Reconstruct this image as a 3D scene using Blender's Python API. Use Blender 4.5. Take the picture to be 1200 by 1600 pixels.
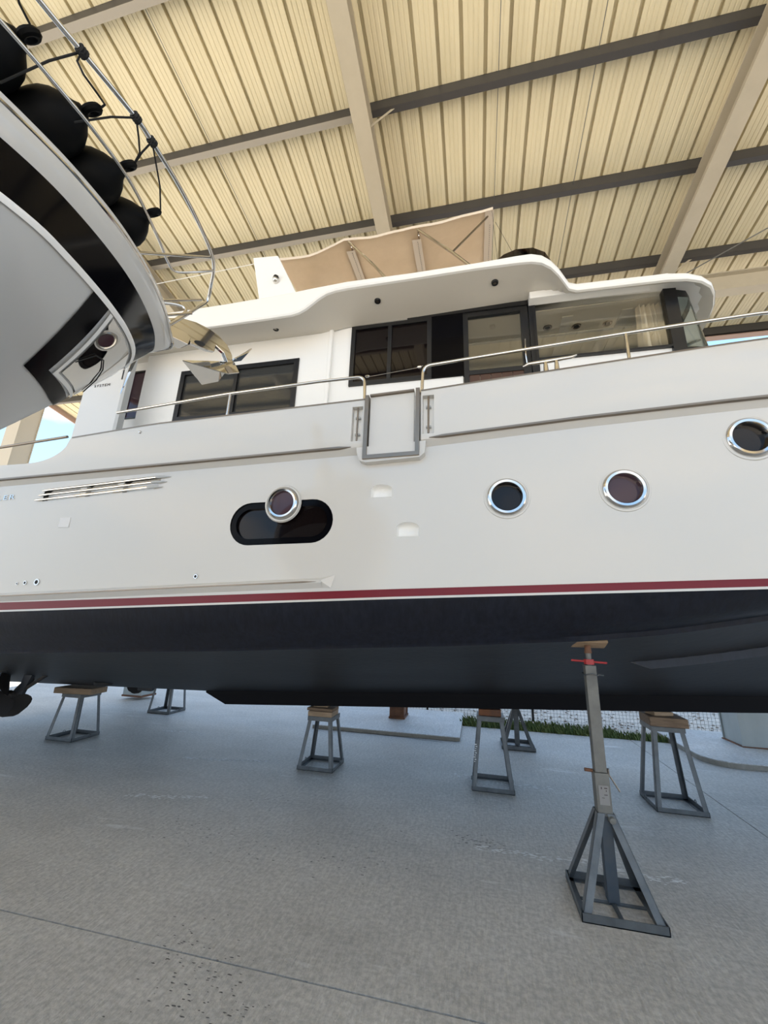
import bpy, bmesh, math, random
from mathutils import Vector, Matrix
random.seed(7)
PI = math.pi
S = bpy.context.scene
for o in list(bpy.data.objects): bpy.data.objects.remove(o)

# ------------------------------------------------------------------ camera
cam_d = bpy.data.cameras.new('camera'); cam = bpy.data.objects.new('camera', cam_d)
S.collection.objects.link(cam); S.camera = cam
cam_d.sensor_fit = 'HORIZONTAL'; cam_d.sensor_width = 36; cam_d.lens = 36*632/1200
cam_d.clip_start = .02; cam_d.clip_end = 500
R_, D_, F_ = (0.97671, 0.21198, 0.03317), (-0.02694, 0.27454, -0.96120), (-0.21286, 0.93792, 0.27386)
cam.matrix_world = Matrix(((R_[0], -D_[0], -F_[0], 0), (R_[1], -D_[1], -F_[1], 0), (R_[2], -D_[2], -F_[2], 1.6), (0, 0, 0, 1)))

# ------------------------------------------------------------------ world, sun, exposure
W = bpy.data.worlds.new('sky'); S.world = W; W.use_nodes = True
nt = W.node_tree; nt.nodes.clear(); N = nt.nodes.new; L = nt.links.new
out = N('ShaderNodeOutputWorld'); bg = N('ShaderNodeBackground'); bg.inputs['Strength'].default_value = .95
tc = N('ShaderNodeTexCoord'); sep = N('ShaderNodeSeparateXYZ'); L(tc.outputs['Generated'], sep.inputs[0])
rp = N('ShaderNodeValToRGB'); L(sep.outputs['Z'], rp.inputs[0])
e = rp.color_ramp.elements
e[0].position = 0.0; e[0].color = (.72, .80, .86, 1); e[1].position = .75; e[1].color = (.20, .42, .80, 1)
k = rp.color_ramp.elements.new(.22); k.color = (.40, .62, .88, 1)
mp = N('ShaderNodeMapping'); mp.inputs['Scale'].default_value = (1, 1, 2.6); L(tc.outputs['Generated'], mp.inputs[0])
nz = N('ShaderNodeTexNoise'); nz.inputs['Scale'].default_value = 2.6; nz.inputs['Detail'].default_value = 7; L(mp.outputs[0], nz.inputs['Vector'])
cr = N('ShaderNodeValToRGB'); cr.color_ramp.elements[0].position = .50; cr.color_ramp.elements[1].position = .66; L(nz.outputs[0], cr.inputs[0])
mx = N('ShaderNodeMix'); mx.data_type = 'RGBA'; L(cr.outputs[0], mx.inputs[0]); L(rp.outputs[0], mx.inputs[6]); mx.inputs[7].default_value = (.95, .96, .98, 1)
L(mx.outputs[2], bg.inputs[0]); L(bg.outputs[0], out.inputs[0])
sd = bpy.data.lights.new('sun', 'SUN'); sun = bpy.data.objects.new('sun', sd); S.collection.objects.link(sun)
sd.energy = 9.0; sd.angle = .01; sd.color = (1, .93, .82)
sdir = Vector((-.42, -.72, 1.05)).normalized()
sun.rotation_euler = sdir.to_track_quat('Z', 'Y').to_euler(); sun.location = (-20, -20, 30)
S.view_settings.view_transform = 'Standard'; S.view_settings.look = 'None'
S.view_settings.gamma = 1; S.view_settings.use_curve_mapping = False
S.view_settings.exposure = 1.12

# ------------------------------------------------------------------ materials
def mat(name, col, rough=.5, metal=0, spec=.5, noise=None, bump=None, alpha=None, coat=0):
    """noise=(scale, strength, col2, vec scale)   bump=(scale, strength, vec scale)"""
    m = bpy.data.materials.new(name); m.use_nodes = True; t = m.node_tree
    b = t.nodes['Principled BSDF']
    b.inputs['Base Color'].default_value = (*col, 1); b.inputs['Roughness'].default_value = rough
    b.inputs['Metallic'].default_value = metal; b.inputs['Specular IOR Level'].default_value = spec
    b.inputs['Coat Weight'].default_value = coat; b.inputs['Coat Roughness'].default_value = .04
    co = None
    def vec(vs):
        c = t.nodes.new('ShaderNodeTexCoord'); q = t.nodes.new('ShaderNodeMapping'); q.inputs['Scale'].default_value = vs
        t.links.new(c.outputs['Object'], q.inputs[0]); return q.outputs[0]
    if noise:
        sc, st, c2, vs = noise
        n = t.nodes.new('ShaderNodeTexNoise'); n.inputs['Scale'].default_value = sc; n.inputs['Detail'].default_value = 6
        n.inputs['Roughness'].default_value = .6
        t.links.new(vec(vs), n.inputs['Vector'])
        r = t.nodes.new('ShaderNodeValToRGB'); r.color_ramp.elements[0].position = .5-st; r.color_ramp.elements[1].position = .5+st
        r.color_ramp.elements[0].color = (*col, 1); r.color_ramp.elements[1].color = (*c2, 1)
        t.links.new(n.outputs[0], r.inputs[0]); t.links.new(r.outputs[0], b.inputs['Base Color'])
    if bump:
        sc, st, vs = bump
        n = t.nodes.new('ShaderNodeTexNoise'); n.inputs['Scale'].default_value = sc; n.inputs['Detail'].default_value = 4
        t.links.new(vec(vs), n.inputs['Vector'])
        u = t.nodes.new('ShaderNodeBump'); u.inputs['Strength'].default_value = st; u.inputs['Distance'].default_value = .02
        t.links.new(n.outputs[0], u.inputs['Height']); t.links.new(u.outputs[0], b.inputs['Normal'])
    return m
def glass(name, tint, fac, rough=.02):
    m = bpy.data.materials.new(name); m.use_nodes = True; t = m.node_tree; t.nodes.clear()
    o = t.nodes.new('ShaderNodeOutputMaterial'); a = t.nodes.new('ShaderNodeMixShader'); tr = t.nodes.new('ShaderNodeBsdfTransparent')
    g = t.nodes.new('ShaderNodeBsdfGlossy'); f = t.nodes.new('ShaderNodeFresnel'); f.inputs[0].default_value = fac
    tr.inputs[0].default_value = (*tint, 1); g.inputs['Roughness'].default_value = rough; g.inputs[0].default_value = (.9, .9, .9, 1)
    t.links.new(f.outputs[0], a.inputs[0]); t.links.new(tr.outputs[0], a.inputs[1]); t.links.new(g.outputs[0], a.inputs[2]); t.links.new(a.outputs[0], o.inputs[0])
    return m
ONE = (1, 1, 1)
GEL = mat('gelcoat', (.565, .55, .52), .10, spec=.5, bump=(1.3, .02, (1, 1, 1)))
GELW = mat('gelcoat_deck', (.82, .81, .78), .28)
SOF = mat('soffit_paint', (.60, .565, .50), .45)
GREYP = mat('grey_trim', (.42, .43, .43), .4)
ANTI = mat('antifouling', (.0035, .0045, .009), .38, spec=.35, noise=(1.0, .16, (.0085, .011, .020), (30, 30, .22)), bump=(30, .08, (1, 1, .2)))
ANTB = mat('antifouling_bottom', (.011, .012, .016), .5, noise=(1.6, .25, (.024, .027, .034), (.7, 2, 2)), bump=(14, .1, (1, 1, 1)))
RED = mat('red_stripe', (.14, .003, .012), .35, spec=.3)
CHR = mat('stainless_steel', (.62, .60, .57), .09, metal=1)
CHRD = mat('stainless_dull', (.24, .20, .16), .32, metal=1)
MIR = mat('mirror_polish', (.55, .54, .52), .03, metal=1)
BLK = mat('black_gloss', (.002, .002, .003), .12, spec=.08)
BLKF = mat('black_frame', (.006, .006, .007), .3)
VOID = mat('dark_inside', (.02, .02, .02), .8)
DGL = mat('dark_glass', (.006, .004, .004), .03, spec=.28)
PGL = mat('plum_glass', (.05, .025, .035), .04, spec=.35)
GGL = mat('grey_glass', (.035, .036, .035), .04)
GL = glass('cabin_glass', (.88, .87, .83), 1.40)
GLW = glass('windscreen_glass', (.62, .72, .68), 1.5)
GLS = glass('smoked_acrylic', (.16, .11, .10), 1.4)
CON = None
GALV = mat('galvanised', (.075, .082, .088), .5, metal=.45, noise=(9, .25, (.15, .16, .165), ONE))
GALVD = mat('galvanised_dirty', (.10, .097, .088), .6, metal=.2, noise=(5, .2, (.20, .195, .175), ONE))
BLUES = mat('blue_steel', (.06, .085, .115), .5, metal=.4, noise=(7, .2, (.10, .11, .12), ONE))
RUST = mat('rusty_metal', (.10, .045, .025), .8, noise=(9, .2, (.20, .09, .045), ONE))
REDP = mat('red_paint', (.38, .03, .03), .5)
WOOD = mat('weathered_wood', (.10, .065, .04), .85, noise=(3, .25, (.24, .16, .10), (2, 14, 14)), bump=(8, .3, (1, 8, 8)))
WOODL = mat('pale_wood', (.22, .15, .09), .8, noise=(3, .25, (.36, .26, .17), (2, 14, 14)))
ORW = mat('orange_wedge', (.22, .075, .02), .8, noise=(6, .2, (.09, .045, .03), ONE))
CAN = mat('canvas', (.62, .46, .30), .9, noise=(2.2, .25, (.74, .57, .39), (1, 1, 1)), bump=(5, .35, (1, 2, 1)))
CANH = mat('canvas_hem', (.66, .56, .45), .9)
INK = mat('ink', (.06, .05, .045), .8)
RUB = mat('black_rubber', (.0015, .0015, .0015), .6, spec=.12)
ROPE = mat('black_rope', (.006, .006, .006), .8)
SHEET = mat('roof_sheet', (.61, .535, .35), .5, noise=(1.1, .3, (.71, .63, .43), (6, .4, 1)))
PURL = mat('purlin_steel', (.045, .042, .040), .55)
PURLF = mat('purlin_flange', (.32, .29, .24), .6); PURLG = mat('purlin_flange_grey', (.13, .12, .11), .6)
RAFT = mat('rafter_paint', (.40, .35, .26), .6, noise=(3, .3, (.46, .41, .31), ONE))
COLM = mat('column_paint', (.30, .33, .325), .6, noise=(3, .25, (.40, .43, .42), (1, 1, .4)))
COLB = mat('column_beige', (.50, .44, .34), .6)
PINK = mat('gutter_paint', (.32, .22, .18), .6)
CURT = mat('curtain_cloth', (.86, .80, .70), .9)
HEAD = mat('headliner', (.62, .57, .48), .8)
TEAK = mat('brown_panelling', (.07, .03, .015), .4)
PAPER = mat('paper', (.62, .62, .62), .7)
GRN = mat('grass', (.06, .12, .03), .9, noise=(5, .3, (.20, .22, .08), ONE))
STONE = mat('pale_stone', (.36, .31, .26), .95)
WIRE = mat('fence_wire', (.03, .035, .03), .6)
BRONZ = mat('fouled_bronze', (.022, .018, .016), .7)
WHT = mat('white_plate', (.60, .60, .59), .2)

def concrete(name, c1, c2, c3, wash=0):
    m = bpy.data.materials.new(name); m.use_nodes = True; t = m.node_tree; b = t.nodes['Principled BSDF']; N = t.nodes.new; L = t.links.new
    b.inputs['Roughness'].default_value = .55; b.inputs['Specular IOR Level'].default_value = .5
    g = N('ShaderNodeNewGeometry')
    def noise(sc, vs, det=6, rot=0):
        q = N('ShaderNodeMapping'); q.inputs['Scale'].default_value = vs; q.inputs['Rotation'].default_value = (0, 0, rot); L(g.outputs['Position'], q.inputs[0])
        n = N('ShaderNodeTexNoise'); n.inputs['Scale'].default_value = sc; n.inputs['Detail'].default_value = det; n.inputs['Roughness'].default_value = .65; L(q.outputs[0], n.inputs['Vector']); return n.outputs[0]
    def ramp(i, a, c, ca, cb):
        r = N('ShaderNodeValToRGB'); r.color_ramp.elements[0].position = a; r.color_ramp.elements[1].position = c
        r.color_ramp.elements[0].color = (*ca, 1); r.color_ramp.elements[1].color = (*cb, 1); L(i, r.inputs[0]); return r.outputs[0]
    def mix(f, a, c, mode='MIX'):
        x = N('ShaderNodeMix'); x.data_type = 'RGBA'; x.blend_type = mode
        if isinstance(f, float): x.inputs[0].default_value = f
        else: L(f, x.inputs[0])
        L(a, x.inputs[6])
        if isinstance(c, tuple): x.inputs[7].default_value = (*c, 1)
        else: L(c, x.inputs[7])
        return x.outputs[2]
    big = ramp(noise(.55, (1, 1.6, 1)), .35, .65, c1, c2)
    fine = ramp(noise(34, (1, 1, 1), 3), .38, .62, (.78, .78, .78), (1.12, 1.12, 1.12))
    broom = ramp(noise(7, (9, 1.1, 1), 4, -.35), .36, .64, (.86, .86, .86), (1.08, 1.08, 1.08))
    c = mix(.8, big, fine, 'MULTIPLY'); c = mix(.8, c, broom, 'MULTIPLY')
    scuf = ramp(noise(1.3, (.55, 3.2, 1), 9, .12), .63, .70, (0, 0, 0), (.55, .55, .55))
    c = mix(scuf, c, c3)
    spots = ramp(noise(5.5, (1, 1.3, 1), 10), .69, .73, (0, 0, 0), (.7, .7, .7))
    c = mix(spots, c, (c1[0]*.35, c1[1]*.35, c1[2]*.35))
    L(c, b.inputs['Base Color'])
    bu = N('ShaderNodeBump'); bu.inputs['Strength'].default_value = .7; bu.inputs['Distance'].default_value = .008
    mm = N('ShaderNodeMath'); mm.operation = 'ADD'; L(noise(7, (9, 1.1, 1), 4, -.35), mm.inputs[0]); L(noise(40, (1, 1, 1), 3), mm.inputs[1]); L(mm.outputs[0], bu.inputs['Height']); L(bu.outputs[0], b.inputs['Normal'])
    return m
CON = concrete('floor_concrete', (.43, .41, .375), (.56, .535, .495), (.80, .80, .79))
PAD = concrete('pad_concrete', (.46, .46, .45), (.60, .60, .59), (.72, .72, .72))
KERBM = mat('kerb_edge', (.22, .20, .17), .9, noise=(12, .2, (.30, .28, .24), ONE))
YARD = concrete('yard_gravel', (.42, .36, .29), (.58, .50, .41), (.66, .6, .52))
ROAD = concrete('road_asphalt', (.24, .21, .23), (.32, .28, .30), (.40, .36, .36))

# ------------------------------------------------------------------ builder
class MB:
    def __init__(s): s.v = []; s.f = []; s.m = []
    def quad(s, *p, mi=0):
        i = len(s.v); s.v += [tuple(q) for q in p]; s.f.append(tuple(range(i, i+len(p)))); s.m.append(mi)
    def box(s, a, b, mi=0, M=None):
        x0, y0, z0 = a; x1, y1, z1 = b; i = len(s.v)
        P = [(x0, y0, z0), (x1, y0, z0), (x1, y1, z0), (x0, y1, z0), (x0, y0, z1), (x1, y0, z1), (x1, y1, z1), (x0, y1, z1)]
        if M: P = [tuple(M @ Vector(p)) for p in P]
        s.v += P
        for q in ((0, 3, 2, 1), (4, 5, 6, 7), (0, 1, 5, 4), (1, 2, 6, 5), (2, 3, 7, 6), (3, 0, 4, 7)): s.f.append(tuple(i+k for k in q)); s.m.append(mi)
        return s
    def cbox(s, c, d, mi=0, rz=0):
        M = Matrix.Translation(c) @ Matrix.Rotation(rz, 4, 'Z')
        return s.box((-d[0]/2, -d[1]/2, -d[2]/2), (d[0]/2, d[1]/2, d[2]/2), mi, M)
    def beam(s, a, b, w, h, up=(0, 0, 1), mi=0):
        """box section bar a->b, w across, h along the up side"""
        a = Vector(a); b = Vector(b); d = (b-a).normalized(); x = d.cross(Vector(up))
        if x.length < 1e-5: x = d.cross(Vector((0, 1, 0)))
        x.normalize(); y = x.cross(d).normalized(); i = len(s.v)
        for p in (a, b):
            for sx, sy in ((-1, -1), (1, -1), (1, 1), (-1, 1)): s.v.append(tuple(p+x*sx*w/2+y*sy*h/2))
        for q in ((0, 3, 2, 1), (4, 5, 6, 7), (0, 1, 5, 4), (1, 2, 6, 5), (2, 3, 7, 6), (3, 0, 4, 7)): s.f.append(tuple(i+k for k in q)); s.m.append(mi)
        return s
    def angle(s, a, b, w, t, u1, u2):
        """L section: two thin plates meeting along a->b, legs towards u1 and u2"""
        a = Vector(a); b = Vector(b)
        for u, o in ((Vector(u1).normalized(), Vector(u2).normalized()), (Vector(u2).normalized(), Vector(u1).normalized())):
            i = len(s.v)
            for p in (a, b):
                s.v += [tuple(p), tuple(p+u*w), tuple(p+u*w+o*t), tuple(p+o*t)]
            for q in ((0, 3, 2, 1), (4, 5, 6, 7), (0, 1, 5, 4), (1, 2, 6, 5), (2, 3, 7, 6), (3, 0, 4, 7)): s.f.append(tuple(i+k for k in q)); s.m.append(0)
        return s
    def tube(s, pts, r, n=8, cap=True, mi=0):
        P = [Vector(p) for p in pts]; rr = r if isinstance(r, (list, tuple)) else [r]*len(P)
        d0 = (P[1]-P[0]).normalized(); x = d0.orthogonal().normalized(); base = len(s.v)
        for k, p in enumerate(P):
            if k == 0: d = P[1]-P[0]
            elif k == len(P)-1: d = P[-1]-P[-2]
            else: d = (P[k]-P[k-1]).normalized()+(P[k+1]-P[k]).normalized()
            d = d.normalized(); x = (x-d*x.dot(d)).normalized(); y = d.cross(x)
            for j in range(n):
                a = 2*PI*j/n; s.v.append(tuple(p+(x*math.cos(a)+y*math.sin(a))*rr[k]))
        for k in range(len(P)-1):
            for j in range(n):
                a = base+k*n+j; b = base+k*n+(j+1) % n; s.f.append((a, b, b+n, a+n)); s.m.append(mi)
        if cap:
            s.f.append(tuple(base+j for j in range(n))[::-1]); s.m.append(mi)
            s.f.append(tuple(base+(len(P)-1)*n+j for j in range(n))); s.m.append(mi)
        return s
    def lathe(s, c, axis, prof, n=20, mi=0, close=False):
        """prof: (radius, height along axis)"""
        c = Vector(c); a = Vector(axis).normalized(); x = a.orthogonal().normalized(); y = a.cross(x); base = len(s.v)
        for r, h in prof:
            for j in range(n):
                t = 2*PI*j/n; s.v.append(tuple(c+a*h+(x*math.cos(t)+y*math.sin(t))*max(r, 1e-5)))
        m = len(prof)
        for k in range(m if close else m-1):
            for j in range(n):
                p = base+k*n+j; q = base+k*n+(j+1) % n; k2 = ((k+1) % m)*n-k*n
                s.f.append((p, q, q+k2, p+k2)); s.m.append(mi)
        return s
    def grid(s, rows, mi=0, mif=None, flip=False):
        """rows of equally many points"""
        base = len(s.v); n = len(rows[0])
        for r in rows: s.v += [tuple(p) for p in r]
        for i in range(len(rows)-1):
            for j in range(n-1):
                a = base+i*n+j; q = (a, a+1, a+n+1, a+n); s.f.append(q[::-1] if flip else q); s.m.append(mif(i, j) if mif else mi)
        return s
    def prism(s, poly, off, mi=0):
        """closed polygon (3D points) pushed along off"""
        i = len(s.v); n = len(poly); o = Vector(off)
        s.v += [tuple(p) for p in poly]; s.v += [tuple(Vector(p)+o) for p in poly]
        s.f.append(tuple(range(i, i+n))[::-1]); s.f.append(tuple(range(i+n, i+2*n))); s.m += [mi, mi]
        for k in range(n):
            s.f.append((i+k, i+(k+1) % n, i+n+(k+1) % n, i+n+k)); s.m.append(mi)
        return s
    def build(s, name, ms, parent=None, smooth=False, bevel=0, fix=True, sub=0):
        me = bpy.data.meshes.new(name); me.from_pydata(s.v, [], s.f)
        for m in (ms if isinstance(ms, (list, tuple)) else [ms]): me.materials.append(m)
        me.polygons.foreach_set('material_index', s.m)
        if fix:
            b = bmesh.new(); b.from_mesh(me); bmesh.ops.remove_doubles(b, verts=b.verts, dist=1e-5)
            bmesh.ops.recalc_face_normals(b, faces=b.faces); b.to_mesh(me); b.free()
        if smooth:
            me.polygons.foreach_set('use_smooth', [True]*len(me.polygons))
            try: me.set_sharp_from_angle(angle=math.radians(38))
            except Exception: pass
        o = bpy.data.objects.new(name, me); S.collection.objects.link(o)
        if parent: o.parent = parent
        if bevel:
            q = o.modifiers.new('bevel', 'BEVEL'); q.width = bevel; q.segments = 2; q.limit_method = 'ANGLE'
        return o
def tag(o, label=None, cat=None, group=None, kind=None):
    for k, v in (('label', label), ('category', cat), ('group', group), ('kind', kind)):
        if v: o[k] = v
    return o
def empty(name, loc=(0, 0, 0), rz=0):
    o = bpy.data.objects.new(name, None); S.collection.objects.link(o); o.location = loc; o.rotation_euler = (0, 0, rz); o.empty_display_size = .2; return o
def copy_tree(o, parent=None):
    c = o.copy(); S.collection.objects.link(c)
    if parent: c.parent = parent
    for ch in list(o.children): copy_tree(ch, c)
    return c
def lerp_tab(tab, x):
    if x <= tab[0][0]:
        (a, p), (b, q) = tab[0], tab[1]
    elif x >= tab[-1][0]:
        (a, p), (b, q) = tab[-2], tab[-1]
    else:
        for i in range(len(tab)-1):
            if tab[i][0] <= x <= tab[i+1][0]: (a, p), (b, q) = tab[i], tab[i+1]; break
    return p+(q-p)*(x-a)/(b-a)
def frange(a, b, st):
    n = max(1, int(round((b-a)/st))); return [a+(b-a)*i/n for i in range(n+1)]
def arc(c, r, a0, a1, n):
    return [(c[0]+r*math.cos(a0+(a1-a0)*i/n), c[1]+r*math.sin(a0+(a1-a0)*i/n)) for i in range(n+1)]

# ================================================================== GROUND
floor = tag(empty('floor'), 'brushed grey concrete yard floor in large slabs with straight joints', kind='structure')
SX = [-22, -8.52, 2.365, 9]; SY = [-14, -3.1, 2.292, 7.9]
for i in range(3):
    for j in range(3):
        MB().box((SX[i]+.005, SY[j]+.005, -.15), (SX[i+1]-.005, SY[j+1]-.005, 0)).build('slab', CON, floor)
MB().box((-22, 7.905, -.15), (-2.4, 10.2, -.002)).build('slab', CON, floor, bevel=.003)
MB().box((-22, -14, -.3), (9, 10.2, -.152)).build('slab_bed', VOID, floor)
def trail(name, pts, w, m, n, jit, z=.0008, dens=1.0):
    """broken irregular mark along pts"""
    b = MB(); P = [Vector((p[0], p[1], 0)) for p in pts]; seg = [(P[i], P[i+1]) for i in range(len(P)-1)]; tot = sum((c-a).length for a, c in seg)
    for i in range(n):
        if random.random() > dens: continue
        d = tot*random.random(); 
        for a, c in seg:
            l = (c-a).length
            if d <= l: break
            d -= l
        q = a+(c-a)*min(1, d/l)+Vector((random.gauss(0, jit*.6), random.gauss(0, jit), 0)); r = w*random.uniform(.3, 1.2); k = random.randint(5, 7); o = random.random()*6
        b.quad(*[(q.x+r*random.uniform(.8, 2.6)*math.cos(o+2*PI*j/k), q.y+r*random.uniform(.3, .8)*math.sin(o+2*PI*j/k), z+i*2e-7) for j in range(k)])
    return tag(b.build(name, m, floor, fix=False), kind='stuff')
SCUF = mat('dried_mortar', (.78, .78, .77), .9); SPOT = mat('dark_specks', (.10, .095, .09), .9)
trail('mortar_streak', [(-3.55, 4.90), (-3.0, 4.98), (-2.5, 5.12)], .014, SCUF, 150, .022)
trail('mortar_streak', [(-3.25, 3.80), (-2.9, 3.86), (-2.5, 3.98)], .010, SCUF, 110, .018)
trail('mortar_streak', [(-.05, 3.78), (.35, 3.76), (.8, 3.80), (1.15, 3.68), (1.35, 3.72)], .010, SCUF, 220, .022)
trail('mortar_streak', [(-.3, 5.35), (.4, 5.25), (1.1, 5.2)], .012, SCUF, 90, .035)
trail('mortar_streak', [(-4.6, 5.9), (-4.1, 5.95)], .012, SCUF, 40, .02)
trail('dark_specks', [(-1.55, 2.35), (-1.2, 2.1), (-.9, 1.85)], .006, SPOT, 170, .12)
trail('dark_specks', [(-2.6, 3.4), (-1.6, 3.3), (-.6, 3.35)], .006, SPOT, 120, .12)
trail('dark_specks', [(-2.2, 4.3), (-.4, 4.0)], .006, SPOT, 50, .25)
trail('dark_specks', [(-.2, 3.9), (-.1, 3.86), (.2, 3.8)], .007, SPOT, 60, .05)
cr_ = [(-2.17, 6.81), (-1.95, 6.815), (-1.8, 6.80), (-1.6, 6.81), (-1.43, 6.79), (-1.2, 6.78), (-1.03, 6.77), (-.85, 6.73), (-.70, 6.715), (-.5, 6.70)]
b = MB(); b.grid([[(x, y-.006, .0012), (x, y+.006, .0012)] for x, y in cr_]); b.build('crack', SPOT, floor, fix=False)
yard = MB(); yard.box((-90, -90, -.4), (90, 160, -.31)); tag(yard.build('yard_ground', YARD), 'pale sunlit gravel yard around the shelter', kind='structure')
def strip(name, x0, x1, y0, y1, z0, z1, m, lab):
    b = MB(); b.box((x0, y0, -.3), (x1, y1, -.29)); b = MB()
    P = [(x0, y0, z0), (x1, y0, z0), (x1, y1, z1), (x0, y1, z1)]
    b.prism([(p[0], p[1], p[2]-.25) for p in P], (0, 0, .25)); tag(b.build(name, m), lab, kind='structure')
strip('verge', -2.4, 40, 7.9, 11.6, -.05, -.04, YARD, 'dry stony verge beyond the slab edge')
strip('road', -2.4, 40, 11.6, 15.5, -.03, -.02, ROAD, 'greyish purple road beyond the mesh fence')
strip('far_yard', -60, -2.4, 10.2, 60, -.04, -.02, YARD, 'open sunlit yard beyond the left end of the floor')
strip('side_yard', -60, -22, -40, 10.2, -.04, -.04, YARD, 'sunlit yard left of the shelter')
strip('front_yard', -22, 40, -60, -14, -.04, -.04, YARD, 'sunlit yard behind the camera')
# concrete pads under the columns
def pad(x0, x1, y0, y1, h, r, lab):
    t = tag(empty('kerb_pad', ((x0+x1)/2, (y0+y1)/2, 0)), lab, kind='structure')
    cx, cy = (x0+x1)/2, (y0+y1)/2
    pl = []
    for (px, py, a) in ((x1-r, y0+r, -PI/2), (x1-r, y1-r, 0), (x0+r, y1-r, PI/2), (x0+r, y0+r, PI)): pl += arc((px, py), r, a, a+PI/2, 5)
    b = MB(); b.prism([(p[0]-cx, p[1]-cy, 0.001) for p in pl], (0, 0, h-.012)); b.build('kerb_edge', KERBM, t)
    b = MB(); b.prism([(p[0]-cx, p[1]-cy, h-.011) for p in pl], (0, 0, .011)); b.build('pad_top', PAD, t)
pad(-2.62, -.27, 6.83, 8.78, .055, .03, 'low rough pale concrete pad under the rusty middle column')
pad(2.93, 6.6, 6.75, 8.75, .07, .32, 'kerbed pale concrete pad with rounded corner under the right column')

# ================================================================== SHELTER
RZ0, RS, RY = 8.95, .1305, 7.8                      # roof plane: z = RZ0 + RS*(RY - y)
def rz(y): return RZ0+RS*(RY-y)
ceil = tag(empty('ceiling'), 'cream corrugated steel roof on dark purlins and beige rafters', kind='structure')
def panel_mesh(y0, y1):
    # one metre wide trapezoidal sheet: three raised ribs, shallow stiffeners in the pans
    pr = []
    for k in range(3):
        x = k/3
        pr += [(x+0.0, 0), (x+.003, .08), (x+.053, .08), (x+.056, 0)]
        for q in (.128, .196, .264): pr += [(x+q-.013, 0), (x+q-.006, .007), (x+q+.006, .007), (x+q+.013, 0)]
    pr.append((1.004, 0))
    b = MB(); b.grid([[(px, y, rz(y)+.115+pz) for px, pz in pr] for y in (y0, y1)])
    b.grid([[(px, y, rz(y)+.126+pz) for px, pz in pr] for y in (y0, y1)], flip=True)
    me = b.build('roof_panel', SHEET, ceil, fix=False); return me
pA = panel_mesh(-10, 9.9); pA.location.x = -11.33
for i in range(1, 24):
    c = pA.copy(); S.collection.objects.link(c); c.location.x = -11.33+i; c.parent = ceil
pB = panel_mesh(-10, 12.6); pB.location.x = -12.33
for i in range(1, 3):
    c = pB.copy(); S.collection.objects.link(c); c.location.x = -12.33-i; c.parent = ceil
# purlins: C sections, dark web and a lighter lower flange
def purlin(y, x0=-14.4, x1=12.6, z=None, d=.19, col=PURL):
    z = rz(y) if z is None else z
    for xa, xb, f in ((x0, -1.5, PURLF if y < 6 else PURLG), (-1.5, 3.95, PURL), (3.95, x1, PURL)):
        b = MB(); b.box((xa, y-.012, z-.08), (xb, y+.0, z+.106)); b.box((xa, y-.012, z+.100), (xb, y+.085, z+.108))
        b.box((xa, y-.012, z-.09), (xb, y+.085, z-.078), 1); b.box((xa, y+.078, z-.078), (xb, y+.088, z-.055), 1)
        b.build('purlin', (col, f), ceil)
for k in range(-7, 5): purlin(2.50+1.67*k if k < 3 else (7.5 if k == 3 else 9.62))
# rafters: I beams running down the slope
def rafter(x):
    b = MB(); y0, y1 = -10, 8.0
    def fl(dz0, dz1, w0, w1):
        P = [(x+w0, y0, rz(y0)+dz0), (x+w1, y0, rz(y0)+dz0), (x+w1, y0, rz(y0)+dz1), (x+w0, y0, rz(y0)+dz1)]
        b.prism(P, (0, y1-y0, rz(y1)-rz(y0)))
    fl(-.42, -.40, -.13, .13); fl(-.10, -.082, -.13, .13); fl(-.40, -.10, -.008, .008)
    b.build('rafter', RAFT, ceil)
XR = [-12.35, -6.95, -1.50, 3.95, 9.4]
for x in XR: rafter(x)
for x in XR:
    for y in (4.17, 7.5):
        MB().beam((x+.12, y+.03, rz(y)-.36), (x+.5, y+.03, rz(y)-.06), .035, .008, (0, 1, 0)).build('fly_brace', RAFT, ceil)
for x in (-9.6, -4.2, .55, 1.9, 6.6):
    MB().tube([(x, -8, rz(-8)+.03), (x, 9.5, rz(9.5)+.03)], .005, 6).build('sag_rod', GALV, ceil)
# eave beam, gutter
b = MB(); b.box((-12.5, 7.85, 8.30), (12.6, 7.87, 8.68)); b.box((-12.5, 7.75, 8.28), (12.6, 7.97, 8.30)); b.box((-12.5, 7.75, 8.68), (12.6, 7.97, 8.70)); b.build('eave_beam', RAFT, ceil)
b = MB(); b.box((-11.3, 9.74, 8.56), (12.6, 9.77, 8.80)); b.box((-11.3, 9.60, 8.55), (12.6, 9.77, 8.57)); b.build('gutter', PINK, ceil)
MB().beam((-14.36, -10, rz(-10)+.05), (-14.36, 12.6, rz(12.6)+.05), .05, .22).build('gable_trim', PINK, ceil)
# bracing rod under the roof at the right
MB().tube([(4.05, 7.7, 8.55), (9.3, 4.2, 9.2)], .012, 6).build('wind_brace', GALVD, ceil)
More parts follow.
